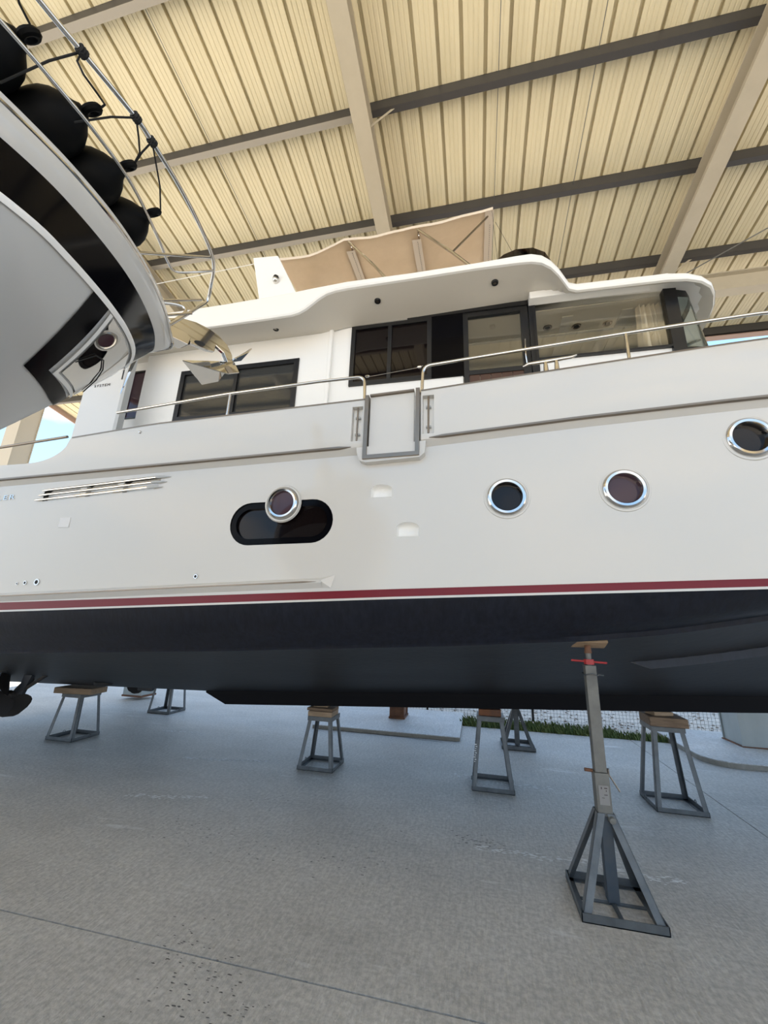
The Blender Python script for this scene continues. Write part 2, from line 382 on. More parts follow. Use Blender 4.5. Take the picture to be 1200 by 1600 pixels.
# columns
def column(x, w, d, m, lab, face=None):
    t = tag(empty('steel_column', (x, 7.95, 0)), lab, kind='structure')
    b = MB(); h = 8.55; z0 = .05
    b.box((-w/2, -d/2, z0), (w/2, -d/2+.02, h)); b.box((-w/2, d/2-.02, z0), (w/2, d/2, h)); b.box((-w/2+.02, -d/2+.02, z0), (-w/2+.035, d/2-.02, h)); b.box((w/2-.035, -d/2+.02, z0), (w/2-.02, d/2-.02, h))
    b.build('column_shaft', m, t)
    MB().box((-w/2-.012, -d/2-.012, z0), (w/2+.012, d/2+.012, z0+.035)).build('base_plate', RUST, t)
column(-12.4, .45, .5, COLB, 'beige steel column far left, against the blue sky')
column(-6.95, .45, .40, COLM, 'pale grey steel column behind the stern, beside the far stand')
column(-1.40, .26, .42, RUST, 'rust-brown steel column standing on the low middle pad')
column(4.13, .62, .52, COLM, 'pale grey-green steel column with rusty foot on the kerbed right pad')
column(9.4, .45, .5, COLM, 'pale grey steel column beyond the right pad')
# fence
fn = tag(empty('mesh_fence', (0, 9.0, 0)), 'black wire mesh fence along the back edge of the yard', 'fence')
b = MB()
for i in range(150): b.box((-2.3+i*.06-.0016, -.0016, -.04), (-2.3+i*.06+.0016, .0016, 1.2))
for i in range(21): b.box((-2.3, -.0016, i*.06-.0016), (6.7, .0016, i*.06+.0016))
tag(b.build('wire_mesh', WIRE, fn), kind='stuff')
for x in (-2.05, -1.0, 1.04, 3.1, 5.15): MB().tube([(x, .03, -.2), (x, .03, 1.25)], .022, 8).build('fence_post', BLKF, fn)
# grass and stones
b = MB()
for i in range(2200):
    x = random.uniform(-.25, 2.95); d = random.random()**1.6; y = 7.93+d*.75*(1 if x < 2.3 else .55)
    if random.random() < .25 and x > 1.9: continue
    h = random.uniform(.03, .13)*(1-.45*d); a = random.uniform(0, 2*PI); w = random.uniform(.008, .02); l = random.uniform(-.06, .06)
    b.quad((x-w*math.cos(a), y-w*math.sin(a), -.05), (x+w*math.cos(a), y+w*math.sin(a), -.05), (x+l+w*.5, y+l, h*.7), (x+l*1.5, y+l*1.5, h))
tag(b.build('grass', GRN, fix=False), 'ragged green grass along the slab edge at the foot of the mesh fence', 'grass', kind='stuff')
b = MB()
def rock(b, x, y, z, r):
    n = 6; base = len(b.v)
    for k, (zz, s) in enumerate(((-.4, .8), (.3, 1), (.8, .5))):
        for j in range(n):
            t = 2*PI*j/n+k*.4; q = r*s*random.uniform(.75, 1.2); b.v.append((x+q*math.cos(t), y+q*math.sin(t), z+zz*r*.8))
    for k in range(2):
        for j in range(n): p = base+k*n+j; q = base+k*n+(j+1) % n; b.f.append((p, q, q+n, p+n)); b.m.append(0)
    b.f.append(tuple(base+2*n+j for j in range(n))); b.m.append(0)
for i in range(700): rock(b, random.uniform(-2.3, 7), random.uniform(8.75, 11.5), -.045, random.uniform(.01, .032))
for i in range(260): rock(b, random.uniform(-9, -2.7), random.uniform(10.3, 13), -.02, random.uniform(.02, .07))
tag(b.build('rubble', STONE, fix=False), 'loose pale stones strewn over the dry verge behind the fence', 'stones', kind='stuff')

# ================================================================== YACHT
YC = 5.15
yacht = tag(empty('motor_yacht', (0, YC, 0)), 'large white motor yacht with navy bottom and red stripe, propped on stands', 'boat')
def Y(o):                                              # hang a world-built part on the yacht
    o.parent = yacht; o.location.y -= YC; return o
def taper(x, s=1.6, e=6.4, p=2.3, q=.85):
    if x <= s: return 1.0
    return max(1-((x-s)/(e-s))**p, 0)**q
zs = lambda x: lerp_tab([(-9, 3.03), (-4.6, 3.022)] if x < -4.27 else [(-4.25, 3.235), (-3.8, 3.268), (-2.87, 3.343), (-.84, 3.405), (.136, 3.476), (2.03, 3.607), (6.5, 3.98)], x)
def ztop(x):
    if x <= -4.27: return 3.027
    if x < -3.8:
        f = (x+4.27)/.47; return 3.03+(3.268-3.03)*(1-math.sqrt(max(0, 1-f**2.2)))
    return zs(x)
zr = lambda x: lerp_tab([(-9, 2.72), (-4.61, 2.878), (-.89, 2.993), (-.34, 3.028), (.764, 3.106), (1.97, 3.170), (6.5, 3.45)], x)
z1 = lambda x: lerp_tab([(-9, 1.50), (-4.235, 1.700), (-.65, 1.868), (1.77, 1.967), (6.5, 2.22)], x)
z2 = lambda x: lerp_tab([(-9, 1.43), (-4.2, 1.634), (-.65, 1.812), (1.758, 1.918), (6.5, 2.18)], x)
zc = lambda x: lerp_tab([(-9, 1.0), (-4.42, 1.24), (-2.2, 1.355), (-.2, 1.479), (.758, 1.553), (1.3, 1.62), (1.87, 1.72), (3.4, 2.0), (6.5, 2.15)], x)
zk = lambda x: lerp_tab([(-9, .60), (-3.4, .735), (.4, .94), (2.8, 1.07), (4.2, 1.3), (5.4, 1.75), (6.3, 2.1)], x)
hbt = lambda x: 2.30*taper(x); hbr = lambda x: 2.235*taper(x, 1.6, 6.2); hb1 = lambda x: 2.205*taper(x, 1.5, 5.95, 2.1)
hbc = lambda x: 1.95*taper(x, 1.2, 5.7, 1.9)
X0 = -7.6
XS = frange(X0, 6.15, .14)
def side_pts(x, s=-1):
    """bulwark top, moulding, topside, stripe (one side) as (y, z) from the centre line"""
    return dict(top=(s*hbt(x), ztop(x)), ru=(s*(hbt(x)-.005), zr(x)+.012), rl=(s*(hbt(x)-.012), zr(x)-.012), rb=(s*hbr(x), zr(x)-.055), st=(s*hb1(x), z1(x)),
                sb=(s*hb1(x), z2(x)), ch=(s*hbc(x), zc(x)))
def hy(x, z):                                          # half beam on the topside plane
    a = zr(x)-.055; c = z1(x); f = (z-c)/(a-c); return hb1(x)+(hbr(x)-hb1(x))*f
def skin(name, keys, ms, s, th=0, xs=XS):
    b = MB(); rows = []
    for x in xs:
        p = side_pts(x, s); rows.append([(x, YC+p[k][0], p[k][1]) for k in keys])
    if not th: b.grid(rows); return Y(b.build(name, ms, smooth=True))
    ring = []
    for r in rows:
        inn = [(q[0], q[1]-s*th, q[2]) for q in r]
        ring.append(r+inn[::-1]+[r[0]])
    b.grid(ring); n = len(ring[0])-1
    b.f.append(tuple(range(n))); b.m.append(0); o = (len(rows)-1)*(n+1); b.f.append(tuple(range(o, o+n))[::-1]); b.m.append(0)
    return Y(b.build(name, ms, smooth=True))
def cut(o, cutter):
    """subtract the cutter mesh from o, keep plain mesh data"""
    c = cutter.build('cutter', VOID); 
    o.location.y += YC; o.parent = None
    q = o.modifiers.new('b', 'BOOLEAN'); q.operation = 'DIFFERENCE'; q.solver = 'EXACT'; q.object = c
    bpy.context.view_layer.update(); dg = bpy.context.evaluated_depsgraph_get()
    me = bpy.data.meshes.new_from_object(o.evaluated_get(dg)); o.modifiers.clear(); o.data = me
    bpy.data.objects.remove(c); o.parent = yacht; o.location.y -= YC
    me.polygons.foreach_set('use_smooth', [True]*len(me.polygons)); me.set_sharp_from_angle(angle=math.radians(30))
XA = [x for x in XS if x < 3.2]; XB = [x for x in XS if x > XA[-1]-.001]
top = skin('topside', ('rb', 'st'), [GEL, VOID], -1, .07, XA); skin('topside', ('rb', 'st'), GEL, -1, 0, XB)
PORTS = [(-1.515, 2.548, .130), (.250, 2.545, .138), (1.033, 2.575, .138), (1.832, 2.905, .138)]
cu = MB()
for x, z, r in PORTS:
    if x > -1: cu.prism([(x+r*.80*math.cos(2*PI*k/32), YC-2.5, z+r*.80*math.sin(2*PI*k/32)) for k in range(32)], (0, .6, 0))
CAPK = [(-1.515+.108*math.cos(a), 2.548+.108*math.sin(a)) for a in [PI*k/16 for k in range(1, 16)]]
# capsule window recess
def capsule(cx, cz, hw, r, tilt, n=14):
    P = arc((hw-r, 0), r, -PI/2, PI/2, n)+arc((-(hw-r), 0), r, PI/2, 3*PI/2, n)
    return [(cx+p[0]*math.cos(tilt)-p[1]*math.sin(tilt), cz+p[0]*math.sin(tilt)+p[1]*math.cos(tilt)) for p in P]
CAP = capsule(-1.528, 2.392, .452, .180, .026)
cu.prism([(x, YC-2.5, z) for x, z in CAP], (0, .6, 0))
def halfmoon(cx, cz, w, h):
    P = [(cx-w/2, cz-h/2), (cx+w/2, cz-h/2), (cx+w/2, cz+h*.15)]
    P += [(cx+w/2*math.cos(t), cz+h*.15+h*.35*math.sin(t)) for t in [PI*i/8 for i in range(1, 8)]]
    return P+[(cx-w/2, cz+h*.15)]
STEPS = [(-.690, 2.627, .168, .105), (-.478, 2.315, .170, .112)]
for s_ in STEPS: cu.prism([(x, YC-2.5, z) for x, z in halfmoon(*s_)], (0, .6, 0))
VENTS = [(-4.03, -3.60), (-3.56, -3.20), (-3.13, -2.75)]
vz = lambda x: lerp_tab([(-4.1, 2.712), (-2.72, 2.787)], x)
for a, c in VENTS: cu.prism([(a, YC-2.5, vz(a)-.062), (c-.05, YC-2.5, vz(c)-.062), (c, YC-2.5, vz(c)-.03), (c+.02, YC-2.5, vz(c)+.062), (a+.05, YC-2.5, vz(a)+.062), (a, YC-2.5, vz(a)+.03)], (0, .6, 0))
cut(top, cu)
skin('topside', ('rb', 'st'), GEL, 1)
skin('boot_stripe', ('st', 'sb'), RED, -1)['label'] = 'dark red stripe above the navy bottom paint'
skin('boot_stripe', ('st', 'sb'), RED, 1)
# thin white line under the red, then antifouling topside and bottom
for s in (-1, 1):
    b = MB(); b.grid([[(x, YC+s*hb1(x), z2(x)), (x, YC+s*(hb1(x)+.001), z2(x)-.016)] for x in XS]); Y(b.build('white_line', GEL, smooth=True))
    b = MB(); b.grid([[(x, YC+s*(hb1(x)), z2(x)-.016), (x, YC+s*(hb1(x)*.55+hbc(x)*.45+.03), (z2(x)*.42+zc(x)*.58)), (x, YC+s*(hbc(x)+.012), zc(x)+.035), (x, YC+s*hbc(x), zc(x))] for x in XS])
    Y(b.build('antifouling_side', ANTI, smooth=True))
    b = MB(); b.grid([[(x, YC+s*hbc(x), zc(x)), (x, YC+s*(hbc(x)-.05), zc(x)-.004), (x, YC+s*(hbc(x)*.5+.02), (zc(x)+zk(x))/2-.015), (x, YC+s*.10*taper(x, 1, 6), zk(x))] for x in XS])
    Y(b.build('bottom', ANTB, smooth=True))
# stern board
p = [(YC+s*v[0]*-1, v[1]) for s in (1,) for v in ()]
P1 = side_pts(X0, -1); P2 = side_pts(X0, 1)
poly = [(X0, YC+P1[k][0], P1[k][1]) for k in ('top', 'rb', 'st', 'ch')]+[(X0, YC, zk(X0))]+[(X0, YC+P2[k][0], P2[k][1]) for k in ('ch', 'st', 'rb', 'top')]
b = MB(); b.prism(poly, (.03, 0, 0)); Y(b.build('transom', GEL))
# keel box with a sloped aft end
b = MB(); xs = frange(-3.42, 4.6, .3)
rows = []
for i, x in enumerate(xs):
    zb = zk(x)-.155 if i else zk(x)-.02
    w = .10*taper(x, 1, 6); rows.append([(x, YC-w, zk(x)+.01), (x, YC-w, zb), (x, YC+w, zb), (x, YC+w, zk(x)+.01)])
b.grid(rows); Y(b.build('keel', mat('keel_paint', (.0025, .0025, .004), .7, spec=.15)))
# spray strake on the bottom
def hullz(x, y):
    h = abs(y-YC); a, c = hbc(x)-.05, hbc(x)*.5+.02
    zm = (zc(x)+zk(x))/2-.015
    if h > c: return zm+(zc(x)-.004-zm)*(h-c)/(a-c)
    return zk(x)+(zm-zk(x))*(h-.1)/(c-.1)
for s in (-1, 1):
    b = MB(); rows = []
    for x in [1.22, 1.36]+frange(1.5, 4.4, .2):
        f = 0.02 if x < 1.3 else 1; ya = YC+s*(YC-3.84); yb = YC+s*(YC-3.84-.015-.13*f); z = hullz(x, ya)
        rows.append([(x, ya, z+.012), (x, ya+s*.012*f, z-.062*f), (x, yb, min(z-.058*f, hullz(x, yb))), (x, yb, hullz(x, yb)+.01)])
    b.grid(rows); Y(b.build('spray_strake', ANTI))
# bulwark: near side in two runs with the boarding gate between
def bulwark(xs, s, name='bulwark'):
    b = MB(); ring = []
    for x in xs:
        p = side_pts(x, s); o = s*min(.09, abs(p['top'][0])*.5)
        q = [p['top'], p['ru'], p['rl'], p['rb'], (p['rb'][0]-o, p['rb'][1]), (p['top'][0]-o, p['top'][1])]
        ring.append([(x, YC+a, z) for a, z in q+[q[0]]])
    b.grid(ring); n = 6
    b.f.append(tuple(range(n))); b.m.append(0); o = (len(ring)-1)*7; b.f.append(tuple(range(o, o+n))[::-1]); b.m.append(0)
    return Y(b.build(name, GEL, smooth=True))
GX0, GX1 = -.842, -.375
bl = bulwark([x for x in frange(X0, -4.3, .3)]+frange(-4.27, -3.8, .03)+frange(-3.6, GX0, .2), -1)
br = bulwark(frange(GX1, 6.1, .15), -1)
bulwark(XS, 1)
cu = MB(); cu.box((-.945, YC-2.5, 3.035), (GX0-.012, YC-2.245, 3.345)); cut(bl, cu)
cu = MB(); cu.box((GX1+.012, YC-2.5, 3.06), (-.272, YC-2.245, 3.395)); cut(br, cu)
# the white shoulder under the gate opening
b = MB(); b.prism([(GX0-.045, YC-2.30, 2.93), (GX0-.02, YC-2.30, 2.865), (GX0+.03, YC-2.30, 2.845), (GX1-.01, YC-2.30, 2.865), (GX1+.03, YC-2.30, 2.90), (GX1+.04, YC-2.30, 3.0), (GX0-.05, YC-2.30, 2.975)], (0, .09, 0))
Y(b.build('gate_sill', GEL))
# gate panel with chrome U frame
yg = YC-2.305
gt = Y(empty('gate', (0, YC, 0)))
def G(o): o.parent = gt; o.location = (0, -YC, 0); return o
b = MB(); b.prism([(GX0+.045, yg+.02, 2.905), (GX1-.055, yg+.02, 2.915), (GX1-.055, yg+.02, 3.445), (GX0+.045, yg+.02, 3.43)], (0, .06, 0)); o = b.build('gate_panel', GEL, bevel=.004); G(o)
b = MB()
def ubar(b, pts, w, d):
    for i in range(len(pts)-1): b.beam(pts[i], pts[i+1], d, w, (0, 0, 1) if abs(pts[i+1][0]-pts[i][0]) > .1 else (1, 0, 0))
b.box((GX0+.006, yg-.012, 2.90), (GX0+.038, yg+.10, 3.435)); b.box((GX1-.042, yg-.012, 2.91), (GX1-.010, yg+.10, 3.462)); b.prism([(GX0+.006, yg-.012, 2.868), (GX1-.010, yg-.012, 2.878), (GX1-.010, yg-.012, 2.910), (GX0+.006, yg-.012, 2.900)], (0, .11, 0))
G(b.build('gate_frame', CHRD, bevel=.006))
G(MB().beam((GX0+.045, yg+.03, 3.437), (GX1-.055, yg+.03, 3.452), .07, .014).build('cap_rail', CHRD))
# pockets beside the gate: recess back and bars
for xa, xb, za, zb in ((-.945, GX0-.012, 3.035, 3.345), (GX1+.012, -.272, 3.06, 3.395)):
    Y(MB().box((xa+.001, YC-2.246, za+.001), (xb-.001, YC-2.24, zb-.001)).build('pocket_back', GELW))
    xm = (xa+xb)/2; Y(MB().tube([(xm, YC-2.285, za+.01), (xm, YC-2.285, zb-.005)], .008, 8).build('pocket_rod', CHRD))
    for z in (za+.07, zb-.09): Y(MB().cbox((xm, YC-2.265, z), (.04, .03, .014)).build('rod_clip', GREYP))
# capping strip on the bulwark
def capstrip(xs, s=-1):
    b = MB(); b.grid([[(x, YC+s*(hbt(x)+.004), ztop(x)-.004), (x, YC+s*(hbt(x)+.004), ztop(x)+.008), (x, YC+s*(hbt(x)-.10), ztop(x)+.008)] for x in xs]); Y(b.build('cap_rail', CHRD))
capstrip(frange(-3.78, GX0, .2)); capstrip(frange(GX1, 5.4, .2))
# chrome strip on the moulding
def rubrail(xs, z, y, r0, name='rub_rail', m=CHRD):
    b = MB(); n = len(xs); pr = []
    for i, x in enumerate(xs):
        k = min(1, min(i, n-1-i)/1.0) if n > 2 else 1; k = max(.15, k)
        pr.append([(x, y(x)+.008, z(x)-r0*k), (x, y(x)-.011*k, z(x)-r0*.5*k), (x, y(x)-.011*k, z(x)+r0*.5*k), (x, y(x)+.008, z(x)+r0*k)])
    b.grid(pr); return Y(b.build(name, m, smooth=True))
rubrail(frange(X0, -3.8, .2)+frange(-3.6, -.94, .1), lambda x: zr(x)-.004, lambda x: YC-hbt(x)+.004, .015)
rubrail(frange(-.31, 5.6, .1), lambda x: zr(x)-.004, lambda x: YC-hbt(x)+.004, .015)
# lower spray rail with a white wedge end
zl = lambda x: lerp_tab([(-9, 1.54), (-4.22, 1.755), (-2.25, 1.862), (-1.16, 1.917)], x)
b = MB(); b.grid([[(x, YC-hy(x, zl(x)+.03)+.002, zl(x)+.03), (x, YC-hy(x, zl(x))-.03, zl(x)+.012), (x, YC-hy(x, zl(x))-.032, zl(x)-.010), (x, YC-hy(x, zl(x)-.05)+.002, zl(x)-.050)] for x in frange(X0, -1.13, .15)])
Y(b.build('spray_rail', GEL, smooth=False))
rubrail(frange(X0, -1.17, .1), zl, lambda x: YC-hy(x, zl(x))-.031, .009, 'spray_rail_strip', CHRD)
yy = YC-hy(-1.1, 1.92)
b = MB(); A = (-1.14, yy-.035, 1.925); B = (-1.03, yy-.002, 1.972); C_ = (-1.06, yy-.002, 1.872); D2 = (-1.14, yy+.002, 1.95); E2 = (-1.14, yy+.002, 1.87)
b.quad(A, C_, B); b.quad(A, B, D2); b.quad(A, E2, C_); b.quad(A, D2, E2); b.quad(B, C_, E2, D2); Y(b.build('rail_end_wedge', GEL))
# portholes
for x, z, r in PORTS:
    t = Y(empty('porthole', (x, YC-hy(x, z)-(.014 if x < -1 else 0), z)))
    r_ = r
    MB().lathe((0, 0, 0), (0, -1, 0), [(r_*.74, -.05), (r_*.74, .002), (r_*.80, .018), (r_*.92, .020), (r_*1.0, .012), (r_*1.04, -.004), (r_*1.04, -.02)], 40).build('porthole_ring', CHR, t, smooth=True)
    MB().lathe((0, 0, 0), (0, -1, 0), [(r_*1.03, -.01), (r_*1.10, .004), (r_*1.18, .003), (r_*1.24, -.012)], 40).build('moulded_rim', GEL, t, smooth=True)
    b = MB(); b.lathe((0, .035 if x > -1 else .006, 0), (0, -1, 0), [(0, 0), (r_*.78, 0)], 36); b.build('porthole_glass', PGL if x in (-1.515, 1.033) else DGL, t, fix=False)
# capsule window
t = Y(empty('long_window', (0, YC, 0)))
def T_(o, par=t): o.parent = par; o.location = (0, -YC, 0); return o
yw = YC-hy(-1.5, 2.4)
def ringmesh(P, Q, ya, yb, m, name):
    b = MB(); n = len(P)
    rows = [[(p[0], ya, p[1]) for p in P+[P[0]]], [(p[0], ya-.004, p[1]) for p in P+[P[0]]], [(p[0], yb, p[1]) for p in Q+[Q[0]]], [(p[0], yb+.05, p[1]) for p in Q+[Q[0]]]]
    b.grid(rows); return b.build(name, m, smooth=True)
T_(ringmesh(capsule(-1.528, 2.392, .456, .184, .026), capsule(-1.528, 2.392, .40, .128, .026), yw+.012, yw+.006, BLK, 'window_rim'))
b = MB(); b.prism([(x, yw+.03, z) for x, z in capsule(-1.528, 2.392, .41, .138, .026)], (0, .01, 0)); T_(b.build('window_glass', DGL))
b = MB(); b.lathe((-1.515, yw-.004, 2.548), (0, -1, 0), [(.125, -.03), (.148, .0), (.150, .006), (.125, .008)], 40); T_(b.build('porthole_boss', BLK, smooth=True))
# step recess liners
for cx, cz, w, h in STEPS:
    b = MB(); P = halfmoon(cx, cz, w, h); yo = YC-hy(cx, cz)
    rows = []
    for k, dd in ((1.0, 0), (.97, .03), (.9, .05), (.7, .062), (.3, .066), (.02, .067)):
        rows.append([(cx+(p[0]-cx)*k, yo+dd, cz+(p[1]-cz)*k) for p in P+[P[0]]])
    b.grid(rows); Y(b.build('step_recess', GELW, smooth=True))
# vents: dark backs, three chrome bars
for a, c in VENTS: Y(MB().box((a-.01, YC-2.185, vz(a)-.09), (c+.03, YC-2.175, vz(c)+.09)).build('vent_back', GELW))
for i, dz in enumerate((-.045, 0, .045)):
    xa = -4.12+i*.035; xb = -2.73+i*.035
    yv = lambda x: YC-hy(x, vz(x))-.006
    b = MB(); b.tube([(xa, yv(xa), vz(xa)+dz), (xa+.05, yv(xa)-.006, vz(xa)+dz), (-3.4, yv(-3.4)-.006, vz(-3.4)+dz), (xb-.12, yv(xb)-.006, vz(xb)+dz)], [.004, .011, .011, .011], 8)
    Y(b.build('vent_bar', CHR, smooth=True))
    b = MB(); b.tube([(xb-.12, yv(xb)-.006, vz(xb)+dz), (xb-.06, yv(xb)-.006, vz(xb)+dz), (xb+.03, yv(xb), vz(xb)+dz)], [.012, .014, .002], 8); Y(b.build('vent_bar_tip', GREYP, smooth=True))
for x in (-3.58, -3.17): Y(MB().box((x-.03, YC-2.232, vz(x)-.07), (x+.045, YC-2.15, vz(x)+.075)).build('vent_divider', GEL, bevel=.006))
# raised letters, through-hulls, paper patch
def text(body, size, loc, rx, m, name, ext=.003, rz_=0, ry=0, sx=1):
    c = bpy.data.curves.new(name, 'FONT'); c.body = body; c.size = size; c.extrude = ext; c.space_character = 1.25
    o = bpy.data.objects.new(name, c); S.collection.objects.link(o); o.rotation_euler = (rx, ry, rz_); o.location = loc; o.scale = (sx, 1, 1)
    bpy.context.view_layer.update(); me = bpy.data.meshes.new_from_object(o.evaluated_get(bpy.context.evaluated_depsgraph_get()))
    me.transform(o.matrix_world); me.materials.clear(); me.materials.append(m); bpy.data.objects.remove(o)
    q = bpy.data.objects.new(name, me); S.collection.objects.link(q); return q
Y(text('LER', .070, (-4.595, YC-hy(-4.4, 2.68)-.004, 2.676), PI/2, CHR, 'hull_lettering', .004, ry=-.05, sx=1.7))
for x, z, r in ((-4.08, 1.872, .012), (-3.99, 1.880, .019), (-3.86, 1.888, .030), (-2.235, 1.95, .019)):
    yo = YC-hy(x, z)
    b = MB(); b.lathe((x, yo, z), (0, -1, 0), [(r*.6, -.01), (r*.6, .008), (r, .008), (r*1.05, -.002)], 16); o = Y(b.build('through_hull', CHR, smooth=True))
    b = MB(); b.lathe((x, yo+.0, z), (0, -1, 0), [(0, .003), (r*.62, .003)], 14); Y(b.build('drain_hole', VOID, fix=False))
b = MB(); yo = YC-hbt(-3)-.001; b.lathe((-3.0, yo, 3.27), (0, -1, 0), [(0, .014), (.009, .013), (.014, .004), (.015, -.002)], 12); Y(b.build('drain_cap', CHR, smooth=True))
Y(MB().box((-3.765, YC-hy(-3.7, 2.44)-.0035, 2.39), (-3.645, YC-hy(-3.7, 2.44)+.002, 2.485)).build('paper_patch', PAPER))
# deck and side deck
b = MB(); b.grid([[(x, YC-hbt(x)+.08, zr(x)-.03), (x, YC+hbt(x)-.08, zr(x)-.03)] for x in frange(X0+.02, 6.0, .3)]); Y(b.build('deck', GELW))

# ---- rails
def rail(name, pts, r=.0135, m=CHR, n=10):
    # round the corners a little
    P = [Vector(p) for p in pts]; out = [P[0]]
    for i in range(1, len(P)-1):
        a, b_, c = P[i-1], P[i], P[i+1]; d1 = min(.07, (a-b_).length*.45); d2 = min(.07, (c-b_).length*.45)
        p0 = b_+(a-b_).normalized()*d1; p2 = b_+(c-b_).normalized()*d2
        for k in range(6): t = k/5; out.append(p0*(1-t)**2+b_*2*t*(1-t)+p2*t*t)
    out.append(P[-1]); b = MB(); b.tube(out, r, n); return b.build(name, m, smooth=True)
yr = YC-2.235
Y(rail('hand_rail', [(-3.39, yr, 3.545), (-2.18, yr, 3.635), (-1.3, yr, 3.667), (-.872, yr, 3.672), (-.862, yr, 3.41)]))
Y(rail('hand_rail', [(-.378, yr, 3.45), (-.368, yr, 3.715), (.5, yr, 3.775), (1.19, yr, 3.822), (2.1, yr, 3.868), (4.0, yr+.45, 3.99)]))
Y(rail('hand_rail', [(-6.6, yr, 3.16), (-4.75, yr, 3.265), (-3.93, yr, 3.325)], m=CHRD))
for x, za, zb in ((-2.16, 3.40, 3.635), (1.18, 3.56, 3.822), (3.0, 3.7, 3.9), (-5.4, 3.03, 3.23)):
    o = rail('stanchion', [(x, yr, za), (x, yr, zb)], .012); Y(o)
Y(rail('lifeline', [(-.865, yr, 3.672), (-.84, yr, 3.665), (-.41, yr, 3.705), (-.37, yr, 3.72)], .003, CHRD, 6))
for x, z in ((-.85, 3.672), (-.40, 3.712)):
    b = MB(); b.lathe((x, yr, z), (1, 0, 0), [(.003, -.02), (.010, -.012), (.010, .012), (.003, .02)], 8); Y(b.build('lifeline_hook', CHR, smooth=True))
# cleat
cl = Y(empty('cleat', (.62, YC-2.24, 3.535)))
b = MB(); b.tube([(-.20, 0, .075), (-.16, 0, .095), (0, 0, .105), (.16, 0, .12), (.20, 0, .135)], [.006, .013, .017, .013, .006], 10); b.build('cleat_horn', CHR, cl, smooth=True)
for dx in (-.03, .05): MB().tube([(dx, 0, -.03), (dx, 0, .10)], [.022, .014], 10).build('cleat_post', CHR, cl, smooth=True)

# ---- cabin wall with openings (near side), plain far side with its own windows
def wall(xs, zs_, holes, y, th, name, m):
    xs = sorted(xs); zs_ = sorted(zs_); b = MB()
    for i in range(len(xs)-1):
        for j in range(len(zs_)-1):
            cx, cz = (xs[i]+xs[i+1])/2, (zs_[j]+zs_[j+1])/2
            if any(h[0] < cx < h[1] and h[2] < cz < h[3] for h in holes): continue
            b.box((xs[i], y, zs_[j]), (xs[i+1], y+th, zs_[j+1]))
    return Y(b.build(name, m))
YW = 3.5
H1 = (-3.28, -1.80, 3.74, 4.405); H2 = (-1.225, -.615, 4.00, 4.735); H3 = (-.615, .60, 3.5, 4.80); H3b = (-.615, -.05, 3.5, 4.00); H4 = (.60, 1.86, 4.085, 4.765)
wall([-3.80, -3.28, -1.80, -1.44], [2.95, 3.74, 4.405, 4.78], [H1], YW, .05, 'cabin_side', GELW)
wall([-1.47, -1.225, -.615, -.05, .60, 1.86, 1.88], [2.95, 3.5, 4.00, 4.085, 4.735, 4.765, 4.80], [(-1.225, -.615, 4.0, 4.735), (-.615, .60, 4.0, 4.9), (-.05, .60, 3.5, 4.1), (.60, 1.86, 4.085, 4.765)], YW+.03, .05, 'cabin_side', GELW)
Y(MB().box((-1.475, YW-.012, 2.95), (-1.435, YW+.05, 4.75)).build('corner_post', GELW, bevel=.008))
wall([-4.2, -4.10, -3.79, -3.74], [2.95, 3.90, 4.56, 4.75], [(-4.10, -3.79, 3.90, 4.56)], 3.6, .04, 'aft_cabin_side', GELW)
# fashion plate (wing) aft, lettered
b = MB(); b.prism([(-4.24, 3.17, 2.98), (-3.70, 3.17, 2.98), (-3.70, 3.17, 4.70), (-4.05, 3.17, 4.70), (-4.16, 3.17, 4.4), (-4.22, 3.17, 4.02), (-4.22, 3.17, 3.5)], (0, .05, 0)); Y(b.build('wing_panel', WHT))
Y(MB().box((-3.70, 3.168, 2.98), (-3.655, 3.24, 4.70)).build('wing_edge', GREYP))
Y(text('SYSTEM', .046, (-4.085, 3.166, 4.065), PI/2, INK, 'wing_lettering', .001, sx=1.15))
Y(MB().box((-3.735, 3.162, 4.13), (-3.725, 3.168, 4.30)).build('wing_slot', BLKF))
# windows
def window(name, x0, x1, z0, z1, y, fw, gm, mull=(), ext=None, fm=BLKF):
    t = Y(empty(name, ((x0+x1)/2, y, (z0+z1)/2))); cx, cz = (x0+x1)/2, (z0+z1)/2; w, h = (x1-x0)/2, (z1-z0)/2
    b = MB(); b.box((-w, -.012, -h), (-w+fw, .05, h)); b.box((w-fw, -.012, -h), (w, .05, h)); b.box((-w+fw, -.012, h-fw), (w-fw, .05, h)); b.box((-w+fw, -.012, -h), (w-fw, .05, -h+fw))
    b.build('window_frame', fm, t)
    xs = [-w+fw]+[m-cx for m in mull]+[w-fw]
    for m in mull: MB().box((m-cx-.02, -.014, -h+fw), (m-cx+.02, .045, h-fw)).build('mullion', fm, t)
    for i in range(len(xs)-1): MB().box((xs[i]+(.02 if i else 0), .012, -h+fw), (xs[i+1]-(.02 if i < len(xs)-2 else 0), .018, h-fw)).build('pane', gm, t)
    return t
window('aft_side_window', -3.28, -1.80, 3.745, 4.40, YW, .055, GGL, (-2.55,))
window('narrow_window', -4.10, -3.79, 3.90, 4.56, 3.6, .018, PGL)
window('galley_window', -1.225, -.36, 4.00, 4.735, YW+.02, .045, DGL, (-.80,))
window('forward_side_window', .62, 1.83, 4.08, 4.775, YW+.01, .02, GL)
Y(MB().box((1.78, YW-.006, 4.0), (1.885, YW+.07, 4.80)).build('door_pillar', BLKF))
